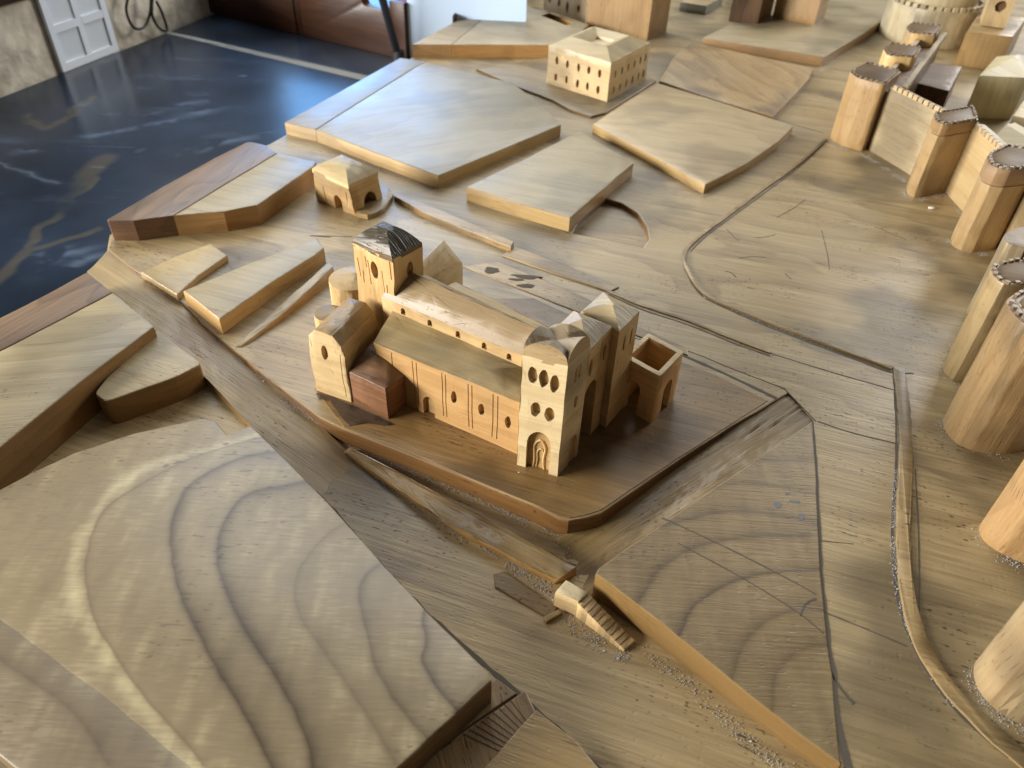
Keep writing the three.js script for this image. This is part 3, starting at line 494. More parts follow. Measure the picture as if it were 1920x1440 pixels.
  // planed strips on the plateau
  layer('plank_strip', [[-0.0035, -0.5966], [0.0336, -0.572], [0.0864, -0.534], [0.0778, -0.5261], [0.0331, -0.5516], [-0.0125, -0.5789]], 0.0135, 0.0154, [1, 0.97, 0.9]);
  layer('plank_strip', [[-0.046, -0.5593], [-0.0154, -0.5686], [0.0586, -0.516], [0.0904, -0.4839], [0.1315, -0.4516], [0.1301, -0.443], [0.089, -0.4695]], 0.0135, 0.0148, [0.98, 0.95, 0.88]);
  layer('embankment', [[-0.1228, -0.6793], [-0.1216, -0.6853], [-0.0886, -0.6635], [-0.0452, -0.6308], [-0.0027, -0.5965], [-0.0053, -0.5867], [-0.0491, -0.617], [-0.092, -0.6487]], 0.0135, 0.0195, [1, 0.96, 0.88]);
}
{
  const terrace = (name, pts, o) => {
    let sl = slab(pts, o.rise ? -0.001 : 0.0135, 0.01445, { bevel: o.rise ? 0.0008 : 0.0003, jitter: 0.0002 });
    if (o.rise) { const [a, b, c, h] = o.rise, d = (x, z) => ((b[0] - a[0]) * (z - a[1]) - (b[1] - a[1]) * (x - a[0])), m = d(c[0], c[1]), p = sl.attributes.position; for (let i = 0; i < p.count; i++) if (p.getY(i) > 0.01) p.setY(i, p.getY(i) + h * clamp(d(p.getX(i), p.getZ(i)) / m)); sl.computeVertexNormals(); }
    const g = finish(sl, { angle: GA, crease: 0.3, ...o }); if (o.plan) { const p = g.attributes.position, u = g.attributes.uv, nn = g.attributes.normal; for (let i = 0; i < p.count; i++) if (nn.getY(i) > 0.5) u.setXY(i, (p.getX(i) - o.plan[0]) / o.plan[2], (p.getZ(i) - o.plan[1]) / o.plan[2]); } mk(name, g, o.m ?? M.board, board); };
  terrace('church_terrace', [[-0.1083, -0.3529], [-0.0658, -0.3339], [-0.0172, -0.309], [0.0151, -0.2936], [0.0306, -0.285], [0.0358, -0.2836], [0.0449, -0.286], [0.0542, -0.2901], [0.0986, -0.3286], [0.147, -0.3693], [0.1781, -0.3949], [0.1656, -0.4056], [0.146, -0.4218], [0.1249, -0.435], [0.088, -0.4591], [0.0149, -0.5132], [-0.0716, -0.5076], [-0.1286, -0.4461], [-0.1358, -0.3901]], { top: [0.70, 0.60, 0.47], side: [0.7, 0.55, 0.4] });
  const tri = ringMap(0.03, -0.42, 0.30, 900, [[0.52, 0.44, 0.30], [0.27, 0.21, 0.135], [0.62, 0.54, 0.38]], [
    [[[0.0707, -0.2253], [0.0828, -0.244], [0.1042, -0.2608], [0.1365, -0.2726], [0.1741, -0.277]], 0.55, 0.006],
    [[[0.0875, -0.2076], [0.1014, -0.2266], [0.1239, -0.2413], [0.1488, -0.2492], [0.1747, -0.2531]], 0.7, 0.004],
    [[[0.1072, -0.1857], [0.1192, -0.2059], [0.1356, -0.2186], [0.1539, -0.2255], [0.1708, -0.2262]], 0.45, 0.006],
    [[[0.0913, -0.2752], [0.1244, -0.2885], [0.153, -0.2906], [0.1817, -0.2871]], 0.5, 0.006],
    [[[0.1107, -0.3001], [0.1452, -0.3124], [0.1885, -0.3102]], 0.35, 0.005], [[[0.1497, -0.3329], [0.1972, -0.34]], 0.35, 0.006],
    [[[0.1247, -0.1732], [0.1318, -0.1921], [0.1481, -0.2041], [0.1651, -0.2077]], 0.4, 0.006]]);
  terrace('triangle_terrace', [[0.0496, -0.2444], [0.0744, -0.2661], [0.1094, -0.296], [0.1568, -0.336], [0.2021, -0.3738], [0.1937, -0.3351], [0.1834, -0.2952], [0.1718, -0.2495], [0.1636, -0.2106], [0.1601, -0.1904], [0.1564, -0.1744], [0.1509, -0.1491], [0.134, -0.163], [0.1156, -0.1798], [0.0795, -0.2139], [0.048, -0.2412]], { rise: [[0.2036, -0.3755], [0.1502, -0.1513], [0.0483, -0.2423], 0.0064], side: [0.8, 0.66, 0.48], plan: [0.03, -0.42, 0.30], m: new THREE.MeshPhysicalMaterial({ map: tri, bumpMap: tBoard.bump, bumpScale: 0.0003, roughnessMap: tBoard.rough, roughness: 1, vertexColors: true }) });
  const a = [0.2036, -0.3755], b = [0.1502, -0.1513], c = [0.0483, -0.2423], d = (x, z) => (b[0] - a[0]) * (z - a[1]) - (b[1] - a[1]) * (x - a[0]), m = d(c[0], c[1]);
  const onTop = (g) => { const p = g.attributes.position; for (let i = 0; i < p.count; i++) p.setY(i, p.getY(i) + 0.00045 + 0.0064 * clamp(d(p.getX(i), p.getZ(i)) / m)); return g; };
  const crack = (pts, w) => onTop(band(pts, w, 0.013, 0.01412, { bevel: 0, wob: 1, every: 0.004 }));
  mk('crack', join([crack([[0.0888, -0.2823], [0.1276, -0.261], [0.1582, -0.2421], [0.1654, -0.2369]], 0.0006), crack([[0.0954, -0.2647], [0.1295, -0.2428], [0.1533, -0.2242], [0.1627, -0.2137]], 0.0006), crack([[0.1531, -0.2233], [0.1587, -0.2315], [0.1646, -0.2342]], 0.0012)]), dirt, board).userData.kind = 'stuff';
  for (const [q, e, f] of [[[0.16, -0.2982], 0.0022, 0.0026], [[0.1719, -0.2902], 0.0020, 0.0028], [[0.1712, -0.3017], 0.003, 0.0012], [[0.1683, -0.3079], 0.0014, 0.001]]) mk('ink_stain', onTop(blobAt(q, e, f, 0.0139)), plain([0.11, 0.105, 0.11], 0.5), board);
}
settle(board);

// ---------------------------------------------------------------- flat city blocks
const ringMat = ringMap(-0.36, -0.40, 0.42, 1400, [[0.545, 0.48, 0.36], [0.265, 0.215, 0.155], [0.73, 0.67, 0.51]], [
    [[[-0.1344, -0.344], [-0.1733, -0.3275], [-0.2088, -0.3083], [-0.2288, -0.2812], [-0.2314, -0.2542], [-0.224, -0.2302], [-0.21, -0.2085], [-0.1834, -0.1837], [-0.1605, -0.1612], [-0.1307, -0.1346], [-0.1087, -0.1148]], -0.19, 0.009],
    [[[-0.1094, -0.3214], [-0.1656, -0.3132], [-0.1865, -0.2906], [-0.1877, -0.2674], [-0.1826, -0.2492], [-0.1665, -0.2196], [-0.1451, -0.1964], [-0.1207, -0.1677], [-0.093, -0.1359], [-0.0781, -0.1119]], 0.75, 0.006],
    [[[-0.0812, -0.3093], [-0.1284, -0.2933], [-0.1532, -0.2827], [-0.156, -0.2468], [-0.1402, -0.2176], [-0.1221, -0.1973], [-0.0967, -0.1686], [-0.081, -0.1475], [-0.0724, -0.124]], 0.8, 0.007],
    [[[-0.0578, -0.2773], [-0.0919, -0.2661], [-0.1077, -0.2454], [-0.1097, -0.2252], [-0.0979, -0.2041], [-0.0844, -0.1903], [-0.0589, -0.1601], [-0.0438, -0.1376]], 0.3, 0.005],
    [[[-0.0437, -0.259], [-0.0647, -0.2438], [-0.0761, -0.2315], [-0.0752, -0.2203], [-0.0657, -0.1995], [-0.0529, -0.1753], [-0.0396, -0.1583], [-0.024, -0.1427]], 0.5, 0.005],
    [[[-0.0181, -0.2258], [-0.036, -0.2188], [-0.0412, -0.2124], [-0.0369, -0.1978], [-0.0362, -0.1866], [-0.024, -0.1687], [-0.0085, -0.1524]], 0.75, 0.0045],
    [[[-0.1459, -0.336], [-0.1867, -0.3184], [-0.2097, -0.2945], [-0.2266, -0.2694], [-0.2196, -0.2337], [-0.2022, -0.2058], [-0.1779, -0.1825], [-0.1558, -0.1614], [-0.124, -0.1348]], 0.3, 0.002],
    [[[-0.2559, -0.192], [-0.2149, -0.1718], [-0.1875, -0.1554], [-0.1638, -0.1335]], 0.3, 0.006],
  ]);
function block(name, label, planks, y0, y1, o = {}) {
  const t = thing(name, label, 'city block', o.group);
  for (const q of planks) {
    const g = finish(slab(q.pts, y0, q.y1 ?? y1, { bevel: o.bevel ?? 0.0014, holes: q.holes ?? [], jitter: 0.00035, seg: 3 }), { angle: q.angle ?? GA, top: q.top ?? PATINA_SHEEN, side: q.side ?? [0.86, 0.77, 0.62], crease: 0.3 });
    if (q.plan) { const p = g.attributes.position, u = g.attributes.uv, nn = g.attributes.normal; for (let i = 0; i < p.count; i++) if (nn.getY(i) > 0.5) u.setXY(i, (p.getX(i) + 0.36) / 0.42, (p.getZ(i) + 0.40) / 0.42); }
    mk(planks.length > 1 ? 'plank' : 'block_slab', g, q.m ?? M.honey, t);
  }
  return settle(t);
}
const DARKP = [0.62, 0.54, 0.5];
{
  const ring = new THREE.MeshPhysicalMaterial({ map: ringMat, bumpMap: tHoney.bump, bumpScale: 0.00008, roughnessMap: tBoard.rough, roughness: 0.9, vertexColors: true });
  block('city_block', 'largest nearest wooden block with broad curved growth rings, lower left', [
    { pts: [[-0.2982, -0.2747], [-0.2798, -0.2974], [-0.2629, -0.3146], [-0.2349, -0.3329], [-0.2148, -0.3413], [-0.1979, -0.3492], [-0.1882, -0.3466], [-0.1762, -0.3345], [-0.1649, -0.3439], [-0.1422, -0.3221], [-0.1087, -0.2889], [-0.0712, -0.2488], [-0.0387, -0.214], [-0.0057, -0.1819], [-0.0045, -0.1782], [-0.0427, -0.1376], [-0.0651, -0.1104], [-0.0952, -0.1123], [-0.1307, -0.1346], [-0.1826, -0.1654], [-0.2447, -0.1993], [-0.2722, -0.2152], [-0.3165, -0.2468]], m: ring, plan: true, top: [1.02, 1.03, 1.06], side: [0.8, 0.62, 0.45] },
    { pts: [[-0.2733, -0.2216], [-0.2414, -0.2028], [-0.1791, -0.1681], [-0.127, -0.1369], [-0.0913, -0.1134], [-0.1516, -0.1058], [-0.2015, -0.1322], [-0.2119, -0.1379], [-0.2519, -0.1604]], y1: 0.0219, m: ring, plan: true, top: [0.84, 0.84, 0.92] },
  ], -0.002, 0.022);
  block('city_block', 'tall long wooden block at the left edge with a darker plank along the table', [
    { pts: [[-0.3669, -0.3703], [-0.3518, -0.4001], [-0.3075, -0.4768], [-0.2596, -0.4348], [-0.2831, -0.3706], [-0.3018, -0.3091], [-0.3104, -0.2761]], side: [0.5, 0.37, 0.25], angle: -0.2 },
    { pts: [[-0.39, -0.4088], [-0.3722, -0.4371], [-0.3401, -0.5042], [-0.3079, -0.4773], [-0.3521, -0.4005], [-0.3672, -0.3709]], m: M.walnut, top: [1.1, 1.12, 1.15], angle: -1.15 },
  ], -0.002, 0.03);
  block('city_block', 'pointed boat-shaped wooden block between the two big left blocks', [{ pts: rounded([[-0.264, -0.4438], [-0.2397, -0.4236], [-0.2169, -0.4051], [-0.2297, -0.3902], [-0.2381, -0.3835], [-0.2562, -0.3692], [-0.2658, -0.3622], [-0.2766, -0.3697], [-0.2755, -0.3865], [-0.2699, -0.4124]], 0.004), side: [0.62, 0.48, 0.34], top: [0.8, 0.83, 0.88] }], -0.002, 0.021);
  block('city_block', 'far left wooden block of one dark brown plank beside a pale one', [
    { pts: [[-0.3043, -0.5953], [-0.2499, -0.7373], [-0.2064, -0.7197], [-0.2062, -0.7093], [-0.2377, -0.6212], [-0.2632, -0.6066]], side: [0.8, 0.6, 0.42] },
    { pts: rounded([[-0.3589, -0.5821], [-0.3367, -0.6486], [-0.3097, -0.7186], [-0.2881, -0.7662], [-0.2663, -0.7567], [-0.2507, -0.7379], [-0.3048, -0.5957], [-0.335, -0.5839]], [0.004, 0, 0, 0.008, 0, 0, 0, 0]), m: M.walnut, top: [1.1, 1.1, 1.12], side: [1, 0.8, 0.6], angle: -1.3 },
  ], -0.002, 0.034);
  block('city_block', 'low thin wooden block by the white-edged kerb, farthest left', [{ pts: [[-0.3087, -0.5236], [-0.2894, -0.5509], [-0.2677, -0.5744], [-0.2473, -0.5556], [-0.2603, -0.5219], [-0.2675, -0.4926]], top: [0.95, 0.95, 0.92] }], 0.0135, 0.0195);
  block('city_block', 'long wooden block with a pale sloping end, left of the church', [{ pts: [[-0.2576, -0.4855], [-0.2216, -0.5272], [-0.1734, -0.5753], [-0.1644, -0.5593], [-0.1692, -0.5464], [-0.1959, -0.4972], [-0.2179, -0.4496]], side: [0.95, 0.78, 0.58] }], 0.0135, 0.028);
  { // wedge that runs down to a point
    const t = thing('city_block', 'narrow wedge-shaped wooden strip tapering to a point beside the church', 'city block');
    woodPart('block_slab', hull([...lift([[-0.1571, -0.5418], [-0.1522, -0.5353]], 0.024), ...lift([[-0.1571, -0.5418], [-0.15, -0.532], [-0.1674, -0.5014], [-0.1995, -0.4333], [-0.2042, -0.433]], 0.013), ...lift([[-0.1593, -0.5181], [-0.1755, -0.4775]], [0.0225, 0.0195]), ...lift([[-0.1999, -0.4346], [-0.2038, -0.4344]], 0.0148)], 0.0004), M.honey, t, { angle: -0.9, top: PATINA_SHEEN, side: [0.8, 0.62, 0.45] });
    settle(t);
  }
  block('city_block', 'broad square wooden block catching blue window light by the table edge', [
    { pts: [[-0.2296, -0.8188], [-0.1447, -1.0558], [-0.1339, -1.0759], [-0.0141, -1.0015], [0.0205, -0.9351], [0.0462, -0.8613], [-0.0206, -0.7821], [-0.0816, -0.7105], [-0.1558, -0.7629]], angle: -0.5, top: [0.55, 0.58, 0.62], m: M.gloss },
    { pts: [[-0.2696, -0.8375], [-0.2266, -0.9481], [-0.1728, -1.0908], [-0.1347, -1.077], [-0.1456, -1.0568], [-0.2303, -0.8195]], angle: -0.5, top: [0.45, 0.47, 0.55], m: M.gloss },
  ], -0.002, 0.028);
  block('city_block', 'four-sided pale wooden block in front of the curved recess', [{ pts: [[-0.0518, -0.6849], [0.0028, -0.7536], [0.0663, -0.8409], [0.1199, -0.7583], [0.0766, -0.6811], [0.0476, -0.6278], [-0.0011, -0.6543]] }], 0.0135, 0.029);
  block('city_block', 'pinkish wooden block with a sharp front corner, right of the pillared palace', [{ pts: [[0.0847, -0.876], [0.1281, -0.9505], [0.1802, -1.0335], [0.252, -0.967], [0.3264, -0.894], [0.3148, -0.8744], [0.2958, -0.8436], [0.2444, -0.7768], [0.1894, -0.7193], [0.1425, -0.7906]], top: [0.86, 0.86, 0.9] }], 0.0135, 0.0245);
  block('city_block', 'wooden block with swirling dark grain touching the pinkish block', [{ pts: [[0.1862, -1.0539], [0.2205, -1.1612], [0.2632, -1.2488], [0.3434, -1.1888], [0.4215, -1.1363], [0.3961, -1.0791], [0.3492, -0.9971], [0.3128, -0.934], [0.2496, -0.9868]], m: M.board, angle: 1.3, top: [1.05, 1.0, 0.98] }], 0.0135, 0.021);
  block('city_block', 'far triangular wooden block with a slot, in front of the white carton', [
    { pts: [[-0.1056, -1.1487], [-0.0413, -1.3919], [-0.0161, -1.4103], [0.0401, -1.3606], [0.1027, -1.2828], [0.0607, -1.1665]], holes: [[[0.0247, -1.3276], [0.0454, -1.3543], [0.0783, -1.2891], [0.0657, -1.2717]]], side: [0.85, 0.62, 0.42] },
    { pts: [[-0.1618, -1.1418], [-0.1128, -1.2668], [-0.0632, -1.3743], [-0.0417, -1.3919], [-0.106, -1.1487]], side: [0.6, 0.46, 0.36], top: [0.75, 0.76, 0.85] },
  ], -0.002, 0.032);
  block('city_block', 'far large wooden block carrying two brown towers, top right', [{ pts: [[0.2784, -1.248], [0.339, -1.3333], [0.448, -1.7883], [0.9542, -1.8737], [0.7233, -1.5271], [0.6605, -1.4643], [0.5498, -1.3067], [0.4437, -1.1684], [0.362, -1.207]], side: [0.72, 0.6, 0.55], angle: 0.1 }], 0.0135, 0.028);
  // low wall along the gutter before the church terrace
  const lw = thing('low_wall', 'long thin wooden wall with a bright side in the gutter below the church', 'wall');
  woodPart('wall_strip', hull([...lift([[-0.1048, -0.3465], [-0.1065, -0.3424]], 0.0025), ...lift([[-0.0223, -0.2868], [-0.0377, -0.2841]], 0.0072), ...lift([[0.039, -0.2531], [0.0293, -0.2443]], 0.0088), ...lift([[-0.1073, -0.3484], [-0.11, -0.3443], [0.0404, -0.2554], [0.0277, -0.2485], [-0.0283, -0.2811]], -0.001)], 0.0006), M.board, lw, { angle: 0.55, top: [0.8, 0.76, 0.66], side: [1.1, 0.9, 0.64], amp: 0.0005 });
  settle(lw);
  // stair block
  const sb = thing('stair_block', 'small wooden stair block with a pale landing and worn narrow steps', 'staircase');
  const a = [0.0265, -0.2339], b = [0.0386, -0.2279], c = [0.0446, -0.234], d = [0.0327, -0.2419], e0 = [0.0622, -0.2081], e1 = [0.0686, -0.2138], S0 = 0.0135;
  woodPart('landing', slab([a, b, c, d], -0.001, S0, { bevel: 0.0009 }), M.raw, sb, { top: [0.85, 0.9, 0.92], side: [1.05, 0.98, 0.85] });
  const N = 10;
  for (let i = 0; i < N; i++) {
    const l = (p, q, t) => [mix(p[0], q[0], t), mix(p[1], q[1], t)], t0 = (i + 0.03) / N, t1 = (i + 0.95) / N, y = S0 - 0.0015 - (S0 - 0.003) * (i + 0.4) / N;
    woodPart('step', hull([...lift([l(b, e0, t0), l(b, e0, t1), l(c, e1, t1), l(c, e1, t0)], -0.001), ...lift([l(b, e0, t0), l(b, e0, t1), l(c, e1, t1), l(c, e1, t0)], [y + 0.0006, y, y, y + 0.0006])], 0.0003), M.raw, sb, { top: [0.78, 0.68, 0.52], side: [1.05, 0.95, 0.8], edge: 0, angle: 2.0 });
  }
  settle(sb);
}
// ---------------------------------------------------------------- the church
const RAW = { side: [1, 1, 1], top: PATINA_SHEEN };
const add2 = (a, b, k = 1) => [a[0] + b[0] * k, a[1] + b[1] * k], sub2 = (a, b) => [a[0] - b[0], a[1] - b[1]], fourth = (a, b, c) => [a[0] + c[0] - b[0], a[1] + c[1] - b[1]];
const inset = (q, k) => { const c = [0, 1].map((i) => q.reduce((s, p) => s + p[i], 0) / q.length); return q.map((p) => [c[0] + (p[0] - c[0]) * k, c[1] + (p[1] - c[1]) * k]); };
const holeMat = M.raw;
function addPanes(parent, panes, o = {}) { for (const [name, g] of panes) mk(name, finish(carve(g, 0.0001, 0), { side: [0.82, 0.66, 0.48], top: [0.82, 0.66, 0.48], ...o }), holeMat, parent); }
const onPlane = (p, a, b) => { const l = Math.hypot(b[0] - a[0], b[1] - a[1]); return ((p[0] - a[0]) * (b[0] - a[0]) + (p[2] - a[1]) * (b[1] - a[1])) / l / l; };
{
  const ch = thing('wooden_church', 'carved wooden church with front towers, long nave and dark-roofed crossing tower, centre of the board', 'church');
  const part = (name, g, o = {}, m = M.raw) => woodPart(name, g, m, ch, { ...RAW, ...o });
  const Y = 0.0135;
  // front corner tower with a cross-vaulted roof
  {
    const A = [0.005, -0.3245], B = [0.0297, -0.3160], C = [0.0429, -0.3352], D = fourth(A, B, C), top = 0.1015;
    const w1 = windows(A, B, [[0.25, 0.0825, 'almond', 0.0058, 0.0118, 0.0036], [0.50, 0.0812, 'almond', 0.0060, 0.0132, 0.0036], [0.75, 0.0800, 'almond', 0.0058, 0.0126, 0.0036], [0.36, 0.0585, 'almond', 0.0062, 0.0108, 0.004], [0.69, 0.0572, 'almond', 0.0064, 0.0108, 0.004], [0.50, 0.013, 'arch', 0.0150, 0.034, 0.0036, 'door']]);
    const w2 = windows(B, C, [[0.42, 0.083, 'almond', 0.0034, 0.011, 0.0018], [0.62, 0.083, 'almond', 0.0034, 0.011, 0.0018], [0.55, 0.062, 'almond', 0.0036, 0.009, 0.0018], [0.68, 0.013, 'arch', 0.008, 0.024, 0.0012, 'door']]);
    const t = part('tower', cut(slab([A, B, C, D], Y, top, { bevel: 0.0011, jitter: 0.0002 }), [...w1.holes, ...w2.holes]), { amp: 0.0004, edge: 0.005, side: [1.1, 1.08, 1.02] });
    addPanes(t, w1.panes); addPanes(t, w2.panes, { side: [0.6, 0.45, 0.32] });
    const f = wallFrame(A, B);
    for (const [x0, x1, y1, r] of [[0.0098, 0.0165, 0.038, 0.0007], [0.0118, 0.0160, 0.031, 0.0005]]) {
      const xm = (x0 + x1) / 2, h = (x1 - x0) * 0.75, line = new THREE.CatmullRomCurve3([V3(x0 - 0.0004, 0.0138, -0.003), V3(x0 + 0.0003, 0.022, -0.0029), V3(x0, y1 - h, -0.003), V3(mix(x0, xm, 0.5), y1 - h * 0.3, -0.003), V3(xm + 0.0006, y1, -0.003), V3(mix(x1, xm, 0.4), y1 - h * 0.35, -0.003), V3(x1, y1 - h * 1.1, -0.003), V3(x1 - 0.0005, 0.023, -0.0029), V3(x1 + 0.0002, 0.0138, -0.003)]);
      mk('door_moulding', finish(carve(new THREE.TubeGeometry(line, 48, r, 7), 0.0003, 0).applyMatrix4(f.m), { side: [0.95, 0.82, 0.62], top: [0.95, 0.82, 0.62] }), M.raw, t);
    }
    const arch = (x) => Math.sqrt(Math.max(0, 1 - x * x));
    const vault = (s, u) => { const x = 2 * s - 1, z = 2 * u - 1, a = Math.abs(x), b = Math.abs(z); const h = 0.0105 * Math.max(arch(x) - 0.42 * (1 - b) ** 1.1, arch(z) - 0.42 * (1 - a) ** 1.1); return Math.max(0, h) - 0.0002; };
    const r = mk('roof', finish(carve(roofField(inset([A, B, C, D], 0.995), top, vault, 28, 0.003), 0.0002, 0), { top: [0.44, 0.41, 0.39], side: [0.75, 0.68, 0.6], crease: 0.45, angle: 1.0 }), M.raw, ch);
  }
  // right tower
  {
    const A = [0.0408, -0.3808], B = [0.0622, -0.3609], C = [0.077, -0.3831], D = fourth(A, B, C), top = 0.0932;
    const b0 = [B[0], B[1]], c0 = [C[0], C[1]];
    const w = windows(B, C, [[0.38, 0.072, 'almond', 0.0026, 0.0125, 0.0025], [0.72, 0.072, 'almond', 0.0026, 0.0125, 0.0025]]);
    const w2 = windows(A, B, [[0.80, 0.073, 'almond', 0.0026, 0.012, 0.0015]]);
    const t = part('tower', cut(slab([A, b0, c0, D], Y, top, { bevel: 0.0011, jitter: 0.0002 }), [...w.holes, ...w2.holes]), { amp: 0.0004, side: [0.88, 0.76, 0.6] });
    addPanes(t, w.panes, { side: [0.6, 0.45, 0.3] }); addPanes(t, w2.panes, { side: [0.6, 0.45, 0.3] });
    mk('roof', finish(carve(roofField(inset([A, B, C, D], 0.985), top, (s, u) => 0.0062 * (1 - Math.pow(Math.max(Math.abs(2 * s - 1), Math.abs(2 * u - 1)), 1.5)) - 0.0003, 20, 0.003), 0.0002, 0), { top: [0.66, 0.64, 0.58], crease: 0.4 }), M.raw, ch);
  }
  // porch block between the towers with its deep portal
  {
    const A = [0.0415, -0.3365], B = [0.0585, -0.3640], C = [0.036, -0.379], D = fourth(A, B, C), top = 0.0945;
    const w = windows(A, B, [[0.36, 0.0, 'arch', 0.0165, 0.066, 0.03, '']]);
    const t = part('porch', cut(slab([A, B, C, D], Y, top, { bevel: 0.0008, jitter: 0.0002 }), w.holes), { side: [0.8, 0.68, 0.52] });
    const f = wallFrame(A, B);
    for (const u of [0.25, 0.78]) mk('window', finish(carve(plate(opening('almond', 0.0026, 0.012), 0.0004), 0.0001, 0).translate(u * f.l, 0.073, 0.0001).applyMatrix4(f.m), { side: [0.4, 0.28, 0.2] }), M.raw, t);
    mk('roof', finish(carve(roofField(inset([A, B, C, D], 0.99), top, (s, u) => 0.0085 * (1 - Math.pow(Math.max(Math.abs(2 * s - 1), Math.abs(2 * u - 1)), 1.5)) - 0.0003, 18, 0.003), 0.0002, 0), { top: [0.58, 0.58, 0.60], side: [0.7, 0.68, 0.66], crease: 0.4 }), M.raw, ch);
  }
  // aisle with pilaster lines, nave with small clerestory windows
  const L0 = [-0.0915, -0.3889], R0 = [0.0083, -0.3328], UL = [-0.0821, -0.4141], UR = [0.0094, -0.358];
  {
    const list = [];
    for (const p of [[-0.0359, 0.0397, -0.3584], [-0.0181, 0.0392, -0.3483], [-0.0011, 0.038, -0.3386]]) list.push([onPlane(p, L0, R0), p[1] - 0.005, 'almond', 0.0046, 0.0098, 0.003]);
    const dr = [-0.0535, 0.026, -0.3685]; list.push([onPlane(dr, L0, R0), 0.013, 'arch', 0.0092, 0.0175, 0.003, 'door']);
    for (const p of [[-0.0779, 0.0548, -0.3824], [-0.0633, 0.0445, -0.3741], [-0.0607, 0.0458, -0.3726], [-0.0435, 0.0369, -0.3628], [-0.0413, 0.0381, -0.3615], [-0.0264, 0.0372, -0.353], [-0.024, 0.0386, -0.3516], [-0.0109, 0.037, -0.3441], [-0.0079, 0.0387, -0.3424]]) list.push([onPlane(p, L0, R0), 0.0195, 'slot', 0.0007, 0.036, 0.0012, '']);
    const w = windows(L0, R0, list);
    const body = hull([...lift([L0, R0], Y), ...lift([L0, R0], 0.0575), ...lift([UL, UR], Y), ...lift([UL, UR], 0.0655)], 0.0007);
    const t = part('aisle', cut(body, w.holes), { angle: 0.5, top: [0.48, 0.45, 0.35], side: [0.76, 0.57, 0.38], amp: 0.0003 });
    addPanes(t, w.panes);
  }
  {
    const nL = [-0.0807, -0.4136], nR = [0.0091, -0.3571], rL = [-0.0678, -0.4269], rR = [0.015, -0.3687], oL = add2(rL, sub2(rL, nL)), oR = add2(rR, sub2(rR, nR));
    const nL2 = add2(nL, sub2(nL, nR), 0.1), oL2 = add2(oL, sub2(oL, oR), 0.1), rL2 = add2(rL, sub2(rL, rR), 0.1);
    const list = [];
    for (const p of [[-0.0733, 0.0712, -0.4095], [-0.0545, 0.0691, -0.3977], [-0.0351, 0.0688, -0.3857], [-0.0176, 0.0685, -0.3747], [-0.0016, 0.0672, -0.3647]]) list.push([onPlane(p, nL2, nR), 0.0664, 'arch', 0.0038, 0.0050, 0.002]);
    const w = windows(nL2, nR, list);
    const t = part('nave', cut(hull([...lift([nL2, nR, oL2, oR], Y), ...lift([nL2, nR, oL2, oR], 0.0738), ...lift([rL2, rR], 0.0867)], 0.0008), w.holes), { angle: 0.55, side: [0.85, 0.72, 0.54], top: [0.42, 0.37, 0.31], amp: 0.0004 });
    addPanes(t, w.panes, { side: [0.55, 0.42, 0.3] });
    // far aisle
    const v = sub2(UL, L0), q = [oL, oR, add2(oR, v, 1.1), add2(oL, v, 1.1)];
    part('aisle', hull([...lift(q, Y), ...lift([q[0], q[1]], 0.0655), ...lift([q[2], q[3]], 0.056)], 0.0007), { angle: 0.5, top: [0.76, 0.7, 0.6] });
  }
  // crossing tower with the dark weathered roof
  {
    const A = [-0.1085, -0.4355], B = [-0.0796, -0.4154], C = [-0.0631, -0.4373], D = fourth(A, B, C), top = 0.1045;
    const w = windows(A, B, [[0.52, 0.0835, 'almond', 0.0068, 0.013, 0.005]]), w2 = windows(B, C, [[0.56, 0.0835, 'almond', 0.006, 0.012, 0.0025]]);
    const fr = wallFrame(A, B), slots = [];
    for (let i = 0; i < 9; i++) { const x = (0.08 + i * 0.105 + (rnd() - 0.5) * 0.05) * fr.l; if (Math.abs(x / fr.l - 0.52) < 0.14) continue; slots.push(new THREE.BoxGeometry(0.0006 + rnd() * 0.0006, 0.006 + rnd() * 0.012, 0.002).rotateZ((rnd() - 0.5) * 0.25).translate(x, 0.078 + rnd() * 0.02, 0).applyMatrix4(fr.m)); }
    const t = part('crossing_tower', cut(slab([A, B, C, D], 0.03, top, { bevel: 0.0009, jitter: 0.0003 }), [...w.holes, ...w2.holes, ...slots]), { upright: true, amp: 0.0008, edge: 0.0035, side: [0.95, 0.78, 0.56] });
    addPanes(t, w.panes, { side: [0.4, 0.24, 0.14] }); addPanes(t, w2.panes, { side: [0.6, 0.42, 0.26] });
    mk('roof', finish(carve(roofField(inset([A, B, C, D], 1.01), top, (s, u) => 0.0125 * (1 - Math.pow(Math.max(Math.abs(2 * s - 1), Math.abs(2 * u - 1)), 2.0)), 20, 0.003), 0.0004, 0), { top: [0.15, 0.155, 0.17], side: [0.35, 0.31, 0.28], crease: 0.5 }), mat(tHoney, { bump: 0.0008, spec: 0.6 }), ch);
  }
  // near transept, its end wall with a window
  {
    const A = [-0.1340, -0.3884], B = [-0.1080, -0.3776], d = [0.0150, -0.0400], e0 = 0.056, e1 = 0.053;
    const lerp = (t) => [mix(A[0], B[0], t), mix(A[1], B[1], t)], front = [[A, Y], [B, Y], [B, e1], [lerp(0.93), 0.0605], [lerp(0.72), 0.067], [lerp(0.25), 0.0675], [lerp(0.04), 0.0615], [A, e0]];
    const pts = []; for (const [p, y] of front) { pts.push([p[0], y, p[1]]); const q = add2(p, d); pts.push([q[0], y, q[1]]); }
    const w = windows(A, B, [[0.44, 0.0455, 'almond', 0.0054, 0.0118, 0.004], [0.87, 0.018, 'slot', 0.0006, 0.036, 0.0014, '']]);
    const t = part('transept', cut(hull(pts, 0.0009), w.holes), { angle: -1.1, top: [0.52, 0.45, 0.35], amp: 0.0005, edge: 0.005, side: [0.9, 0.82, 0.7] });
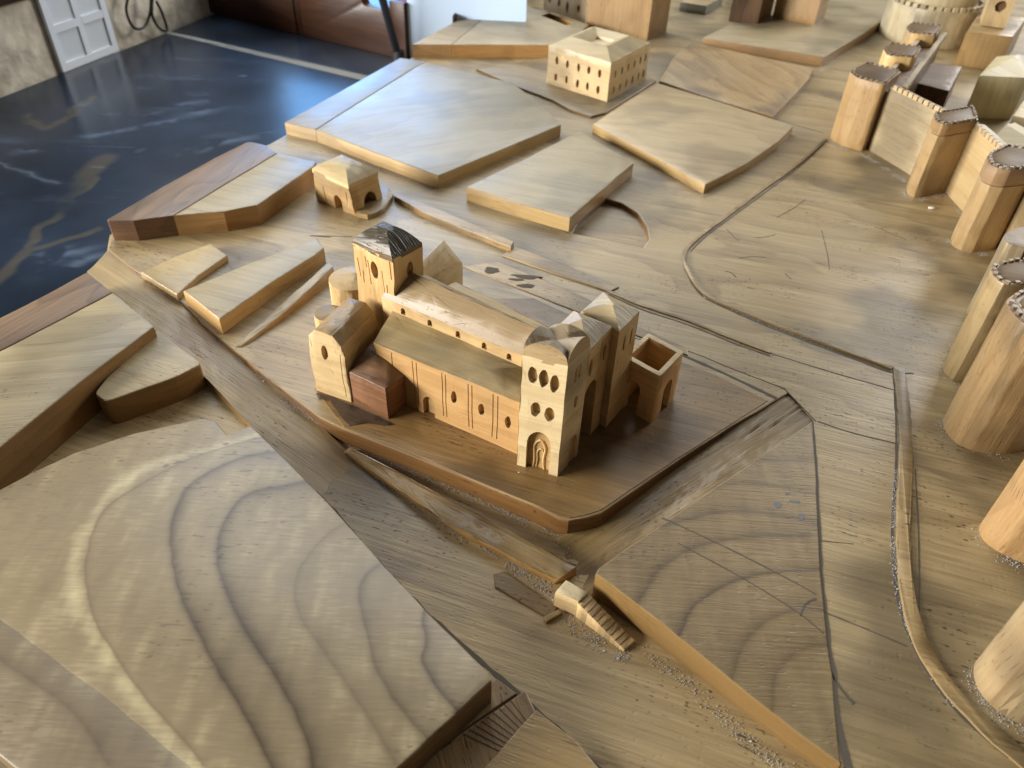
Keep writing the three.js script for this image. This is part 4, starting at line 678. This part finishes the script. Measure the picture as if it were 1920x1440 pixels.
    addPanes(t, w.panes, { side: [0.5, 0.26, 0.16] });
  }
  { // far transept
    const r0 = [-0.0553, -0.5011], e0 = [-0.0418, -0.5041], r1 = [-0.0727, -0.4568], e1 = [-0.0649, -0.4695], l0 = add2(r0, sub2(r0, e0)), l1 = add2(r1, sub2(r1, e1));
    part('transept', hull([...lift([r0, r1], 0.072), ...lift([e0, e1, l0, l1], 0.051), ...lift([e0, e1, l0, l1], Y)], 0.0006), { angle: -1.1, top: [0.8, 0.76, 0.7] });
  }
  // apses
  const apse = (c, r, y0, y1, ya) => { const p = []; for (let i = 0; i < 18; i++) { const a = i / 18 * Math.PI * 2; p.push([c[0] + Math.cos(a) * r, c[1] + Math.sin(a) * r]); } return hull([...lift(p, y0), ...lift(p, y1), [c[0] + 0.004, ya, c[1] + 0.002]], 0.0005); };
  part('apse', apse([-0.1227, -0.4784], 0.0175, Y, 0.0495, 0.055), { top: [0.6, 0.54, 0.44], side: [0.9, 0.76, 0.58], upright: true });
  part('apse', apse([-0.134, -0.4449], 0.0108, Y, 0.0405, 0.0425), { top: [0.6, 0.54, 0.44], side: [0.9, 0.76, 0.58], upright: true });
  // reddish sacristy
  {
    const a = [-0.1068, -0.3778], b = [-0.0805, -0.3622], c = [-0.0655, -0.3830], d = fourth(a, b, c);
    const s = part('sacristy', hull([...lift([a, b, c, d], Y), ...lift([a, b, c], 0.0405), [d[0], 0.0525, d[1]], [mix(a[0], d[0], 0.7), 0.0505, mix(a[1], d[1], 0.7)], [mix(c[0], d[0], 0.7), 0.0505, mix(c[1], d[1], 0.7)]], 0.0007), { side: [0.95, 0.68, 0.5], top: [0.9, 0.75, 0.6] }, M.walnut);
    s.material = mat(tWalnut, { color: 0xffffff });
    s.userData.label = 'reddish brown cube with a pointed roof beside the transept';
  }
  // open-topped arcade
  {
    const A = [0.0715, -0.3864], B = [0.0932, -0.3663], C = [0.1125, -0.3934], D = fourth(A, B, C), q = rounded([A, B, C, D], 0.002), inn = inset([A, B, C, D], 0.74);
    const w = windows(A, B, [[0.40, 0.010, 'arch', 0.0105, 0.031, 0.012, '']]), w2 = windows(B, C, [[0.52, 0.010, 'arch', 0.0115, 0.031, 0.012, '']]);
    part('arcade', cut(slab(q, Y, 0.0555, { bevel: 0.0009, jitter: 0.0002, holes: [inn] }), [...w.holes, ...w2.holes]), { side: [0.9, 0.7, 0.48], top: [0.8, 0.74, 0.62], amp: 0.0003 });
  }
  settle(ch);
}

// ---------------------------------------------------------------- gatehouse and palace
{
  const g = thing('gatehouse', 'small worn wooden gatehouse with a hipped roof and carved arches, behind the church', 'gatehouse');
  const A = [-0.198, -0.6762], B = [-0.1575, -0.6432], C = [-0.1359, -0.6742], D = fourth(A, B, C);
  const A2 = add2(A, sub2(A, C), 0.02), B2 = [-0.1538, -0.6449], C2 = add2(C, sub2(B2, B), 0.8);
  const w = windows(A, B, [[0.62, 0.010, 'arch', 0.010, 0.019, 0.008, 'arch_opening'], [0.28, 0.012, 'slot', 0.0012, 0.021, 0.003, ''], [0.88, 0.012, 'slot', 0.0012, 0.024, 0.002, '']]), w2 = windows(B, C, [[0.62, 0.010, 'arch', 0.017, 0.021, 0.010, 'arch_opening']]);
  const t = woodPart('tower', cut(hull([...lift([A, B, C, D], 0.046), ...lift([A2, B2, C2, D], 0.0135)], 0.0012), [...w.holes, ...w2.holes]), M.raw, g, { amp: 0.001, edge: 0.004, side: [0.78, 0.64, 0.46] });
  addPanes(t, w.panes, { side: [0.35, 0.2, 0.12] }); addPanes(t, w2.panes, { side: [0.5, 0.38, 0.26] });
  woodPart('roof', roofField(inset([A, B, C, D], 1.02), 0.0462, (s, u) => 0.010 * (1 - Math.pow(Math.max(Math.abs(2 * s - 1), Math.abs(2 * u - 1)), 2.2)), 18, 0.004), M.raw, g, { edge: 0, top: [0.62, 0.6, 0.5], side: [0.85, 0.78, 0.66], crease: 0.5 });
  woodPart('ledge', slab([[-0.1532, -0.6416], [-0.1439, -0.683], [-0.1364, -0.7102], [-0.124, -0.6846], [-0.1279, -0.6545], [-0.1415, -0.6382]], 0.0135, 0.019, { bevel: 0.0012 }), M.board, g, { amp: 0.0009, edge: 0.004, top: [0.8, 0.78, 0.72] });
  settle(g);

  const p = thing('palace', 'wooden palace with two rows of five carved windows and a courtyard hole in its roof', 'palace');
  const a = [0.0324, -1.0391], b = [0.1091, -0.9731], c = [0.169, -1.0682], d = fourth(a, b, c), L1 = [], L2 = [];
  for (const y of [0.0435, 0.0235]) for (const u of [0.15, 0.325, 0.51, 0.675, 0.845]) L1.push([u, y + (rnd() - 0.5) * 0.001, 'almond', 0.0052, 0.0105, 0.004]);
  for (const y of [0.043, 0.0225]) for (const u of [0.14, 0.3, 0.46, 0.62, 0.78, 0.92]) L2.push([u, y, 'almond', 0.0060, 0.010, 0.0012]);
  const p1 = windows(a, b, L1), p2 = windows(b, c, L2);
  const body = woodPart('walls', cut(slab([a, b, c, d], 0.0135, 0.0658, { bevel: 0.0012, jitter: 0.0003 }), [...p1.holes, ...p2.holes]), M.raw, p, { amp: 0.0005, side: [0.82, 0.77, 0.66] });
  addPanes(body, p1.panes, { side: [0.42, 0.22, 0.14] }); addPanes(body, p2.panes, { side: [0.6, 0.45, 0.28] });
  woodPart('roof', roofField(inset([a, b, c, d], 0.99), 0.0658, (s, u) => { const e = Math.min(s, 1 - s, u, 1 - u); return e < 0.22 ? 0.0098 * e / 0.22 - 0.0003 : e < 0.37 ? 0.0095 - 0.006 * (e - 0.22) / 0.15 : -0.012; }, 28, 0.003), M.raw, p, { edge: 0, amp: 0.0003, top: [0.60, 0.57, 0.44], crease: 0.35 });
  settle(p);
  block('plinth', 'thin wooden plinth under the palace with a curved front edge', [{ pts: [[-0.0661, -1.0901], [-0.0165, -1.1201], [0.1121, -1.2088], [0.184, -1.0669], [0.105, -0.936], [0.0855, -0.9213], [0.0612, -0.941], [0.0391, -0.9753], [-0.0144, -1.0277]], m: M.board }], 0.0135, 0.0172, { bevel: 0.0008 }).userData.category = 'plinth';
}
// ---------------------------------------------------------------- far buildings along the top
function house(name, label, cat, q, y0, y1, o = {}) {
  const t = thing(name, label, cat);
  const w = o.windows ? windows(q[0], q[1], o.windows) : { holes: [], panes: [] };
  const b = woodPart('walls', cut(slab(q, y0, y1, { bevel: 0.0014, jitter: 0.0003 }), w.holes), o.m ?? M.walnut, t, { side: o.side ?? [1, 1, 1], top: o.top ?? o.side ?? [1, 1, 1], edge: 0.012, upright: true });
  addPanes(b, w.panes, { side: [0.2, 0.12, 0.08] });
  if (o.roof) woodPart('roof', roofField(inset(q, 0.99), y1, o.roof, 16, 0.003), o.m ?? M.walnut, t, { edge: 0, top: o.top ?? [1, 1, 1], side: o.top ?? [1, 1, 1], crease: 0.4 });
  return settle(t);
}
const quad = (a, b, depth) => { const f = wallFrame(a, b); return [a, b, add2(b, f.n, -depth), add2(a, f.n, -depth)]; };
house('tall_house', 'tall smooth brown wooden block behind the palace', 'building', [[0.1001, -1.3153], [0.1958, -1.2722], [0.2338, -1.3262], [0.1407, -1.3664]], 0.0135, 0.115, { m: M.honey, side: [0.74, 0.62, 0.52] });
house('tall_house', 'whitish wooden building with a row of dark window slots, left of the tall brown block', 'building', [[0.0307, -1.3998], [0.1012, -1.3545], add2([0.1012, -1.3545], [0.02, -0.08]), add2([0.0307, -1.3998], [0.02, -0.08])], 0.0135, 0.12, { m: M.raw, side: [1.1, 1.15, 1.25], windows: [[0.14, 0.036, 'almond', 0.006, 0.012, 0.003], [0.36, 0.033, 'almond', 0.006, 0.012, 0.003], [0.56, 0.026, 'almond', 0.006, 0.018, 0.003], [0.82, 0.030, 'almond', 0.006, 0.012, 0.003]] });
house('white_tower', 'small white tower at the top edge beside the far triangular block', 'tower', quad([-0.0428, -1.5045], [-0.0054, -1.494], 0.05), 0.0135, 0.12, { m: M.raw, side: [1.15, 1.25, 1.35], roof: (s, u) => 0.01 * (1 - Math.max(Math.abs(2 * s - 1), Math.abs(2 * u - 1))) });
house('flat_house', 'low wooden box with a worn blue painted front near the top edge', 'building', [[0.2765, -1.4703], [0.3194, -1.4466], [0.3632, -1.5211], [0.3163, -1.5547]], 0.0135, 0.029, { m: M.honey, side: [0.40, 0.58, 1.0], top: [0.95, 0.9, 0.88] });
block('dark_slab', 'dark reddish brown wooden piece behind the far triangular block with a slot', [{ pts: [[-0.1147, -1.2719], [-0.0985, -1.3276], [-0.0718, -1.3667], [-0.0502, -1.3845], [-0.0349, -1.4804], [-0.101, -1.4702]], m: M.walnut, top: [0.7, 0.5, 0.42], side: [0.7, 0.5, 0.42] }], -0.034, 0.04).userData.category = 'wood piece';
house('brown_tower', 'dark brown block, left of the two on the far large block', 'tower', [[0.3388, -1.3498], [0.3843, -1.3393], [0.4227, -1.4024], [0.3744, -1.4171]], 0.0275, 0.13, { m: M.walnut, side: [0.85, 0.8, 0.8] });
house('brown_tower', 'wide golden brown block, right of the two on the far large block', 'tower', [[0.421, -1.3881], [0.4787, -1.342], [0.5108, -1.3934], [0.4552, -1.443]], 0.0275, 0.13, { m: M.honey, side: [0.72, 0.58, 0.42] });

// ---------------------------------------------------------------- the town wall with its towers
const CREAM = { side: [0.58, 0.49, 0.38], top: [0.5, 0.43, 0.4] };
function merlons(parent, pts, y, size, gap, h, thick, o = {}) {      // little teeth along a path
  const c = path(pts, 0.002); let acc = 0, last = c[0];
  for (let i = 1; i < c.length; i++) {
    acc += c[i].distanceTo(c[i - 1]);
    if (acc < size + gap) continue;
    acc = 0;
    const dx = c[i].x - last.x, dz = c[i].z - last.z; last = c[i];
    const g = new THREE.BoxGeometry(size, h, thick, 2, 2, 2).rotateY(-Math.atan2(dz, dx)).translate(c[i].x, y + h / 2 - 0.0002, c[i].z);
    mk('merlon', finish(carve(g, 0.00035, 0), { top: [0.75, 0.7, 0.66], ...o }), M.raw, parent);
  }
}
function wallTower(label, base, rad, top, o = {}) {
  const t = thing('wall_tower', label, 'tower', o.group);
  const q = rad === 'round' ? new THREE.CatmullRomCurve3(base.map(([x, z]) => V3(x, 0, z)), true, 'centripetal').getSpacedPoints(44).slice(0, 44).map((p) => [p.x, p.z]) : rounded(base, rad, 12);
  const w = o.windows ?? { holes: [], panes: [] };
  const b = woodPart('tower_body', cut(slab(q, 0.0135, top - (o.cap ?? 0), { bevel: 0.0008, jitter: 0.00008, every: 0.008 }), w.holes), M.raw, t, { upright: true, crease: 1, ...CREAM, ...o.tint, amp: 0.0003 });
  addPanes(b, w.panes, { side: [0.35, 0.25, 0.18] });
  if (o.cap) woodPart('parapet', slab(inset(q, 1.012), top - o.cap + 0.0002, top, { bevel: 0.0012, jitter: 0.0003 }), M.raw, t, { side: o.capTint ?? [0.85, 0.72, 0.62], top: [0.3, 0.25, 0.23] });
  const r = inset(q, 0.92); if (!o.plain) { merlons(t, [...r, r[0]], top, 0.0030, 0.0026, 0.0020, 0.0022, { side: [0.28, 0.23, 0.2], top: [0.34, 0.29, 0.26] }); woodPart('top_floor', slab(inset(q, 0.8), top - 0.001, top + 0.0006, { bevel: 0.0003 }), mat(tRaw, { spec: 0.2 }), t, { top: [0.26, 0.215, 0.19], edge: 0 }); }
  return settle(t);
}
function townWall(label, a, b, thick, top, o = {}) {
  const t = thing('town_wall', label, 'wall'); const q = quad(a, b, thick);
  woodPart('wall_panel', slab(q, 0.0135, top, { bevel: 0.001, jitter: 0.0003 }), M.raw, t, { side: o.side ?? [0.66, 0.66, 0.66], top: [0.95, 0.9, 0.84], amp: 0.0003 });
  const f = wallFrame(a, b), e = [add2(a, f.n, -0.0022), add2(b, f.n, -0.0022)];
  merlons(t, e, top, 0.0062, 0.0016, 0.0045, 0.0036, { side: [0.76, 0.72, 0.68], top: [0.75, 0.7, 0.66] });
  return settle(t);
}
townWall('pale grained wall panel between the farthest square tower and the second tower', [0.4058, -0.8544], [0.438, -0.7546], 0.016, 0.0845);
townWall('wall panel with dark crenel notches between the second and third towers', [0.4497, -0.7556], [0.4454, -0.6297], 0.016, 0.0835, { side: [0.74, 0.68, 0.58] });
townWall('short wall panel right of the third tower at the frame edge', [0.4565, -0.6531], [0.4198, -0.5394], 0.016, 0.083, { side: [0.74, 0.68, 0.58] });
wallTower('square-fronted pale tower where the town wall turns, nearest the long road kerb', [[0.3705, -0.89], [0.3711, -0.8671], [0.396, -0.8473], [0.433, -0.8958], [0.4058, -0.9277]], [0.008, 0.012, 0.002, 0.002, 0.003], 0.090, { tint: { side: [0.58, 0.47, 0.34] } });
wallTower('leaning half-round tower between the two crenellated wall panels', [[0.4135, -0.7604], [0.4055, -0.7367], [0.4107, -0.7271], [0.4517, -0.7454], [0.4643, -0.7834]], [0.008, 0.010, 0.006, 0.001, 0.001], 0.091, { capTint: [0.6, 0.48, 0.36], cap: 0.012 });
wallTower('half-round tower with a dark rim and darker top band, third along the wall', [[0.4147, -0.6501], [0.4052, -0.6268], [0.4142, -0.6156], [0.4445, -0.6237], [0.4714, -0.6649], [0.4442, -0.6738]], [0.01, 0.012, 0.012, 0.008, 0.002, 0.002], 0.094, { cap: 0.016, capTint: [0.52, 0.42, 0.37] });
wallTower('narrow grey tower half hidden behind the tower with an arched opening', [[0.3734, -0.522], [0.3695, -0.5094], [0.3802, -0.5026], [0.398, -0.522], [0.3958, -0.5362]], 'round', 0.082, { tint: { side: [0.62, 0.6, 0.58] }, plain: true });
{
  const b = [[0.3216, -0.4489], [0.3163, -0.4346], [0.32, -0.4231], [0.3597, -0.4333], [0.3697, -0.4491], [0.348, -0.4597]], f = [[0.3203, -0.4237], [0.3597, -0.4333]];
  wallTower('weathered round tower with a grey smudge and an arched opening high up', b, [0.012, 0.012, 0.009, 0.003, 0.004, 0.004], 0.096, { tint: { side: [0.52, 0.47, 0.38] }, windows: windows(f[0], f[1], [[0.37, 0.064, 'arch', 0.010, 0.0125, 0.009]]) });
}
wallTower('large tan round tower at the right frame edge, level with the church', [[0.2965, -0.3857], [0.2913, -0.3716], [0.2947, -0.3565], [0.3194, -0.3499], [0.3733, -0.3791], [0.3567, -0.4115]], 'round', 0.11, { tint: { side: [0.44, 0.36, 0.27] } });
wallTower('smooth orange round tower at the right frame edge above the nearest one', [[0.2771, -0.2895], [0.2734, -0.2787], [0.2801, -0.2685], [0.3005, -0.2614], [0.3425, -0.2826], [0.3218, -0.3143]], 'round', 0.11, { tint: { side: [0.56, 0.43, 0.31] } });
wallTower('nearest pale round tower in the lower right corner', [[0.2347, -0.2017], [0.2288, -0.1876], [0.2335, -0.1759], [0.251, -0.1673], [0.2906, -0.1845], [0.2721, -0.2179]], 'round', 0.11, { tint: { side: [0.54, 0.49, 0.43] } });
townWall('plain wall panel joining the right frame edge towers', [0.3569, -0.4357], [0.327, -0.2937], 0.016, 0.083);
// wall running away behind the corner tower, with two small towers and the keep
{
  const t = thing('town_wall', 'narrow walkway wall with two parapets running back to the cream keep', 'wall');
  const a0 = [0.3973, -0.8626], a1 = [0.5408, -1.0905], b0 = [0.4208, -0.851], b1 = [0.5629, -1.0831];
  woodPart('walkway', slab([a0, b0, b1, a1], 0.0135, 0.079, { bevel: 0.0008 }), M.walnut, t, { side: [1.1, 1, 0.9], top: [1.1, 1.05, 1.05] });
  const rail = (p, q, w) => woodPart('parapet', band([p, q], w, 0.0785, 0.0875, { wob: 0.1 }), M.raw, t, { side: [0.78, 0.74, 0.72], top: [0.66, 0.64, 0.64] });
  rail(a0, a1, 0.006); rail(b0, b1, 0.006);
  settle(t);
  const small = (label, q) => wallTower(label, q, 0.006, 0.094, { tint: { side: [1, 0.86, 0.62] } });
  small('small golden tower with a dark toothed rim, first behind the corner tower', [[0.4361, -0.9688], [0.4323, -0.9425], [0.4635, -0.9378], [0.4896, -0.9842], [0.458, -0.9985]]);
  small('small golden tower with a dark toothed rim, just before the keep', [[0.5037, -1.0727], [0.4994, -1.0468], [0.5316, -1.0411], [0.5607, -1.0907], [0.525, -1.102]]);
  const k = thing('keep', 'large round cream keep with two rings of little teeth, top right', 'tower');
  const ce = [0.6708, -1.2823], r = 0.072, cz = ce[1] - r, ring = (rr) => Array.from({ length: 40 }, (_, i) => [ce[0] + Math.cos(i / 40 * 6.28319) * rr, cz + Math.sin(i / 40 * 6.28319) * rr]);
  const CR = { side: [0.74, 0.78, 0.82], top: [0.8, 0.8, 0.78], upright: true };
  woodPart('lower_drum', slab(ring(r), 0.0135, 0.068, { bevel: 0.001 }), M.raw, k, CR);
  woodPart('upper_drum', slab(ring(r * 0.82), 0.067, 0.095, { bevel: 0.001 }), M.raw, k, CR);
  const R1 = ring(r * 0.96), R2 = ring(r * 0.79);
  merlons(k, [...R1, R1[0]], 0.068, 0.0075, 0.004, 0.006, 0.004, CR); merlons(k, [...R2, R2[0]], 0.095, 0.006, 0.004, 0.006, 0.004, CR);
  settle(k);
}
// houses inside the wall
house('town_house', 'large plain brown box behind the walkway, under the box with a round hole', 'building', [[0.6543, -1.1989], [0.7134, -1.1799], [0.7943, -1.2984], [0.7249, -1.3137]], 0.0135, 0.062, { m: M.honey, side: [0.8, 0.68, 0.56], top: [0.88, 0.8, 0.7] });
{
  const q = quad([0.689, -1.2327], [0.7195, -1.2189], 0.05), t = house('town_house', 'light box with a round drilled hole in its front, top right corner', 'building', q, 0.0625, 0.13, { m: M.raw, side: [0.86, 0.8, 0.72], windows: [[0.5, 0.083, 'almond', 0.015, 0.016, 0.006]] });
}
house('town_house', 'small low brown box with a dark front just behind the first wall panel', 'building', [[0.4974, -0.9843], [0.5284, -0.9555], [0.5903, -1.0598], [0.5484, -1.0736]], 0.0135, 0.052, { m: M.walnut, side: [0.75, 0.65, 0.55], top: [1.45, 1.4, 1.35] });
house('town_house', 'greenish white house with a hipped roof at the right edge', 'building', [[0.5672, -0.9723], [0.6289, -0.9709], [0.7019, -1.0719], [0.6295, -1.0586]], 0.0135, 0.066, { m: M.raw, side: [1.15, 1.25, 1.2], top: [0.9, 0.95, 0.9], roof: (s, u) => 0.014 * (1 - Math.max(Math.abs(2 * s - 1), Math.abs(2 * u - 1))) });
house('town_house', 'low white house with a flat gabled roof behind the second wall panel', 'building', [[0.4918, -0.7754], [0.4994, -0.7114], [0.557, -0.7699], [0.5478, -0.8353]], 0.0135, 0.058, { m: M.raw, side: [0.9, 0.92, 0.88], top: [0.95, 0.95, 0.9], roof: (s, u) => 0.008 * (1 - Math.abs(2 * u - 1)) });
house('town_house', 'pale long house between the greenish house and the low white house', 'building', [[0.5626, -0.8669], [0.6019, -0.8379], [0.65, -0.9032], [0.5984, -0.9161]], 0.0135, 0.055, { m: M.raw, side: [0.85, 0.85, 0.8], top: [0.92, 0.92, 0.86] });

scene.traverse((o) => { if (o.isMesh) o.castShadow = o.receiveShadow = true; });
renderer.render(scene, camera);
